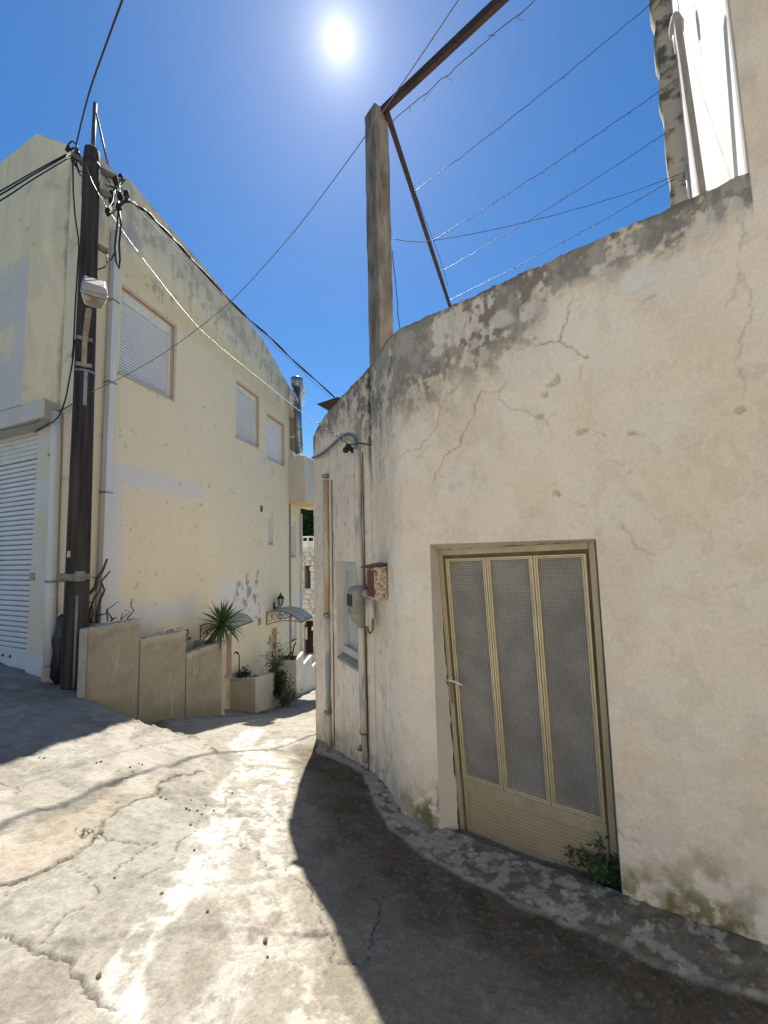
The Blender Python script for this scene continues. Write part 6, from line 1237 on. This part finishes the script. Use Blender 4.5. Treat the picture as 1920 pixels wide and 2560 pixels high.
for (p, q) in ((wa, wb), (da_, db_)):
    for e in ([V(p[0], SY+.06, q[2]), V(p[0], SY+.06, p[2]), V(p[0], SY+.5, p[2]), V(p[0], SY+.5, q[2])], [V(q[0], SY+.06, q[2]), V(q[0], SY+.06, p[2]), V(q[0], SY+.5, p[2]), V(q[0], SY+.5, q[2])], [V(p[0], SY+.06, q[2]), V(q[0], SY+.06, q[2]), V(q[0], SY+.5, q[2]), V(p[0], SY+.5, q[2])], [V(p[0], SY+.06, p[2]), V(q[0], SY+.06, p[2]), V(q[0], SY+.5, p[2]), V(p[0], SY+.5, p[2])]): mb.add(e, [(0, 1, 2, 3)])
mb.add([V(x0s, SY+.06, zt_), V(x1s, SY+.06, zt_), V(x1s, SY+5, zt_), V(x0s, SY+5, zt_)], [(0, 1, 2, 3)]); mb.add([V(x0s, SY+.06, -3.6), V(x0s, SY+.06, zt_), V(x0s, SY+5, zt_), V(x0s, SY+5, -3.6)], [(0, 1, 2, 3)]); mb.build('wall', M_MORT, sh)
mb = MB(); mb.add([V(wa[0], SY+.5, wb[2]), V(wb[0], SY+.5, wb[2]), V(wb[0], SY+.5, wa[2]), V(wa[0], SY+.5, wa[2])], [(0, 1, 2, 3)]); wo = mb.build('window', mat('window_dark', (.03, .04, .05), .3), sh)
mb = MB(); mb.box(V(wa[0]+.02, SY+.44, wb[2]), V(.05, 0, 0), V(0, .05, 0), V(0, 0, wa[2]-wb[2])); mb.box(V(wb[0]-.07, SY+.44, wb[2]), V(.05, 0, 0), V(0, .05, 0), V(0, 0, wa[2]-wb[2])); mb.build('frame', mat('blue_grey_frame', (.22, .26, .30), .7), wo)
mb = MB(); mb.add([V(da_[0], SY+.5, db_[2]), V(db_[0], SY+.5, db_[2]), V(db_[0], SY+.5, da_[2]), V(da_[0], SY+.5, da_[2])], [(0, 1, 2, 3)]); do_ = mb.build('doorway', mat('doorway_brown', (.09, .045, .035), .9, col2=(.05, .03, .025), scale=4), sh)
mb = MB(); bx_px(mb, 760, 1568, 768, 1600, SY+.2, .1); mb.build('hung_cloth', M_WPLASTER, do_, bevel=.03)
mb = MB(); a_ = hit_y(752, 1560, SY-.05); b_ = hit_y(790, 1540, SY-.05); mb.hexa([a_, b_, b_+V(0, .4, 0), a_+V(0, .4, 0), a_+V(0, 0, .12), b_+V(0, 0, .12), b_+V(0, .4, .12), a_+V(0, .4, .12)]); mb.build('lintel', M_WPLASTER, sh, bevel=.02)
rr = random.Random(40); z = -3.5; smsh = []
for k in range(5):
    r = random.Random(60+k); mb_v = []; n = 7
    for ring, (rad, yy) in enumerate(((.5, .5), (.5, .0), (.36, -.22))):
        for j in range(n): a = 2*math.pi*j/n; q = r.uniform(.86, 1.12) if ring == 0 else q; mb_v.append((math.copysign(abs(math.cos(a))**.7, math.cos(a))*rad*(r.uniform(.88, 1.1)), yy, math.copysign(abs(math.sin(a))**.7, math.sin(a))*rad*(r.uniform(.88, 1.1))))
    f = [(i*n+j, i*n+(j+1) % n, (i+1)*n+(j+1) % n, (i+1)*n+j) for i in range(2) for j in range(n)]+[tuple(range(2*n, 3*n))]
    me = bpy.data.meshes.new('stone'); me.from_pydata(mb_v, [], f); me.materials.append(M_STN); smsh.append(me)
while z < zt_-.08:
    h_ = rr.uniform(.17, .30); x = x0s+rr.uniform(0, .1)
    while x < hit_y(795, 1500, SY)[0]+.3:
        w_ = rr.uniform(.18, .42)
        if not in_open(x+w_/2, z+h_/2, .06) and z+h_ < zt_+.03:
            o = bpy.data.objects.new('stone', smsh[rr.randrange(5)]); link(o, sh); o.location = tuple(V(x+w_/2, SY+.02, z+h_/2)-root_loc(sh)); o.scale = (w_*.97, .16, h_*.97); o.rotation_euler = (0, rr.uniform(-.08, .08), 0)
        x += w_
    z += h_
# chimney on its corner
chn_ = hit_y(770, 1372, SY+.3); mb = MB(); a_, b_ = hit_y(753, 1375, SY+.2), hit_y(786, 1352, SY+.2)
mb.box(V(a_[0], SY+.2, a_[2]-.1), V(.30, -.10, 0), V(.25, .3, 0), V(0, 0, b_[2]-a_[2]+.1)); cm = mb.build('chimney', M_WPLASTER, sh, bevel=.02)
mb = MB(); mb.box(V(a_[0]-.05, SY+.16, b_[2]+.14), V(.38, -.12, 0), V(.30, .36, 0), V(0, 0, .06)); mb.build('cap_slab', M_WPLASTER, cm, bevel=.015)
for k in range(4):
    mb = MB(); c_ = V(a_[0]+.03, SY+.17+.03, b_[2])+(V(.24, -.08, 0) if k % 2 else V(0, 0, 0))+(V(.21, .25, 0) if k > 1 else V(0, 0, 0)); mb.box(c_, V(.06, 0, 0), V(0, .06, 0), V(0, 0, .15)); mb.build('pier', M_WPLASTER, cm)
mb = MB(); mb.box(V(a_[0]+.09, SY+.2, b_[2]+.01), V(.15, -.05, 0), V(.2, .25, 0), V(0, 0, .12)); mb.build('flue_opening', M_DARK, cm)
M_TLEAF = mat('tree_leaf', (.022, .055, .022), .55, col2=(.05, .10, .035), scale=1.5)
def tree(label, base, h, rad, seed, n):
    r = random.Random(seed); t = thing('tree', label, 'tree', base, 'trees behind the stone house'); mb = MB(); top_ = base+V(0, 0, h*.75); mb.tube([base, base+V(.1, 0, h*.3), top_], [.22, .16, .06], 9)
    cl = []
    for k in range(26):
        a = r.uniform(0, 6.28); q = r.uniform(.25, 1)**.6; zz_ = h*(.36+.62*r.random()); rr_ = rad*q*math.sqrt(max(.08, 1-((zz_/h-.62)/.42)**2)); c_ = base+V(math.cos(a)*rr_, math.sin(a)*rr_, zz_); cl.append(c_); mb.tube([base+V(.05, 0, h*(.25+.3*r.random())), (base+V(0, 0, zz_*.8)+c_)/2, c_], [.07, .045, .015], 5)
    mb.build('trunk', M_TWIG, t); lf = MB()
    for _ in range(n):
        c_ = cl[r.randrange(len(cl))]; d_ = V(r.gauss(0, 1), r.gauss(0, 1), r.gauss(0, .8)); d_ /= np.linalg.norm(d_)+1e-6; p = c_+d_*rad*.45*r.random()**.4; a = r.uniform(0, 6.28); e = V(math.cos(a), math.sin(a), r.uniform(-.6, .6)); s_ = np.cross(e, V(r.uniform(-1, 1), r.uniform(-1, 1), 1)); s_ /= np.linalg.norm(s_)+1e-6; L_ = r.uniform(.2, .42)
        lf.add([p-e*L_*.5, p+s_*L_*.3, p+e*L_*.5, p-s_*L_*.3], [(0, 1, 2, 3)])
    lf.build('crown', M_TLEAF, t, kind='stuff'); return t
tree('dark green tree rising directly behind the chimney of the stone house', V(-4.8, 25.5, -3.4), 9.6, 3.0, 1, 15000)
tree('dark green tree standing behind the stone house to the right', V(-5.6, 29.5, -3.6), 10.5, 3.4, 2, 13000)
tree('broad green tree beyond the stone house, hidden behind the cream house', V(1.5, 27, -3.8), 8.5, 3.4, 3, 8000)
tree('second green tree beyond the stone house, farther right behind the cream house', V(7.5, 30, -3.8), 9, 3.6, 4, 8000)
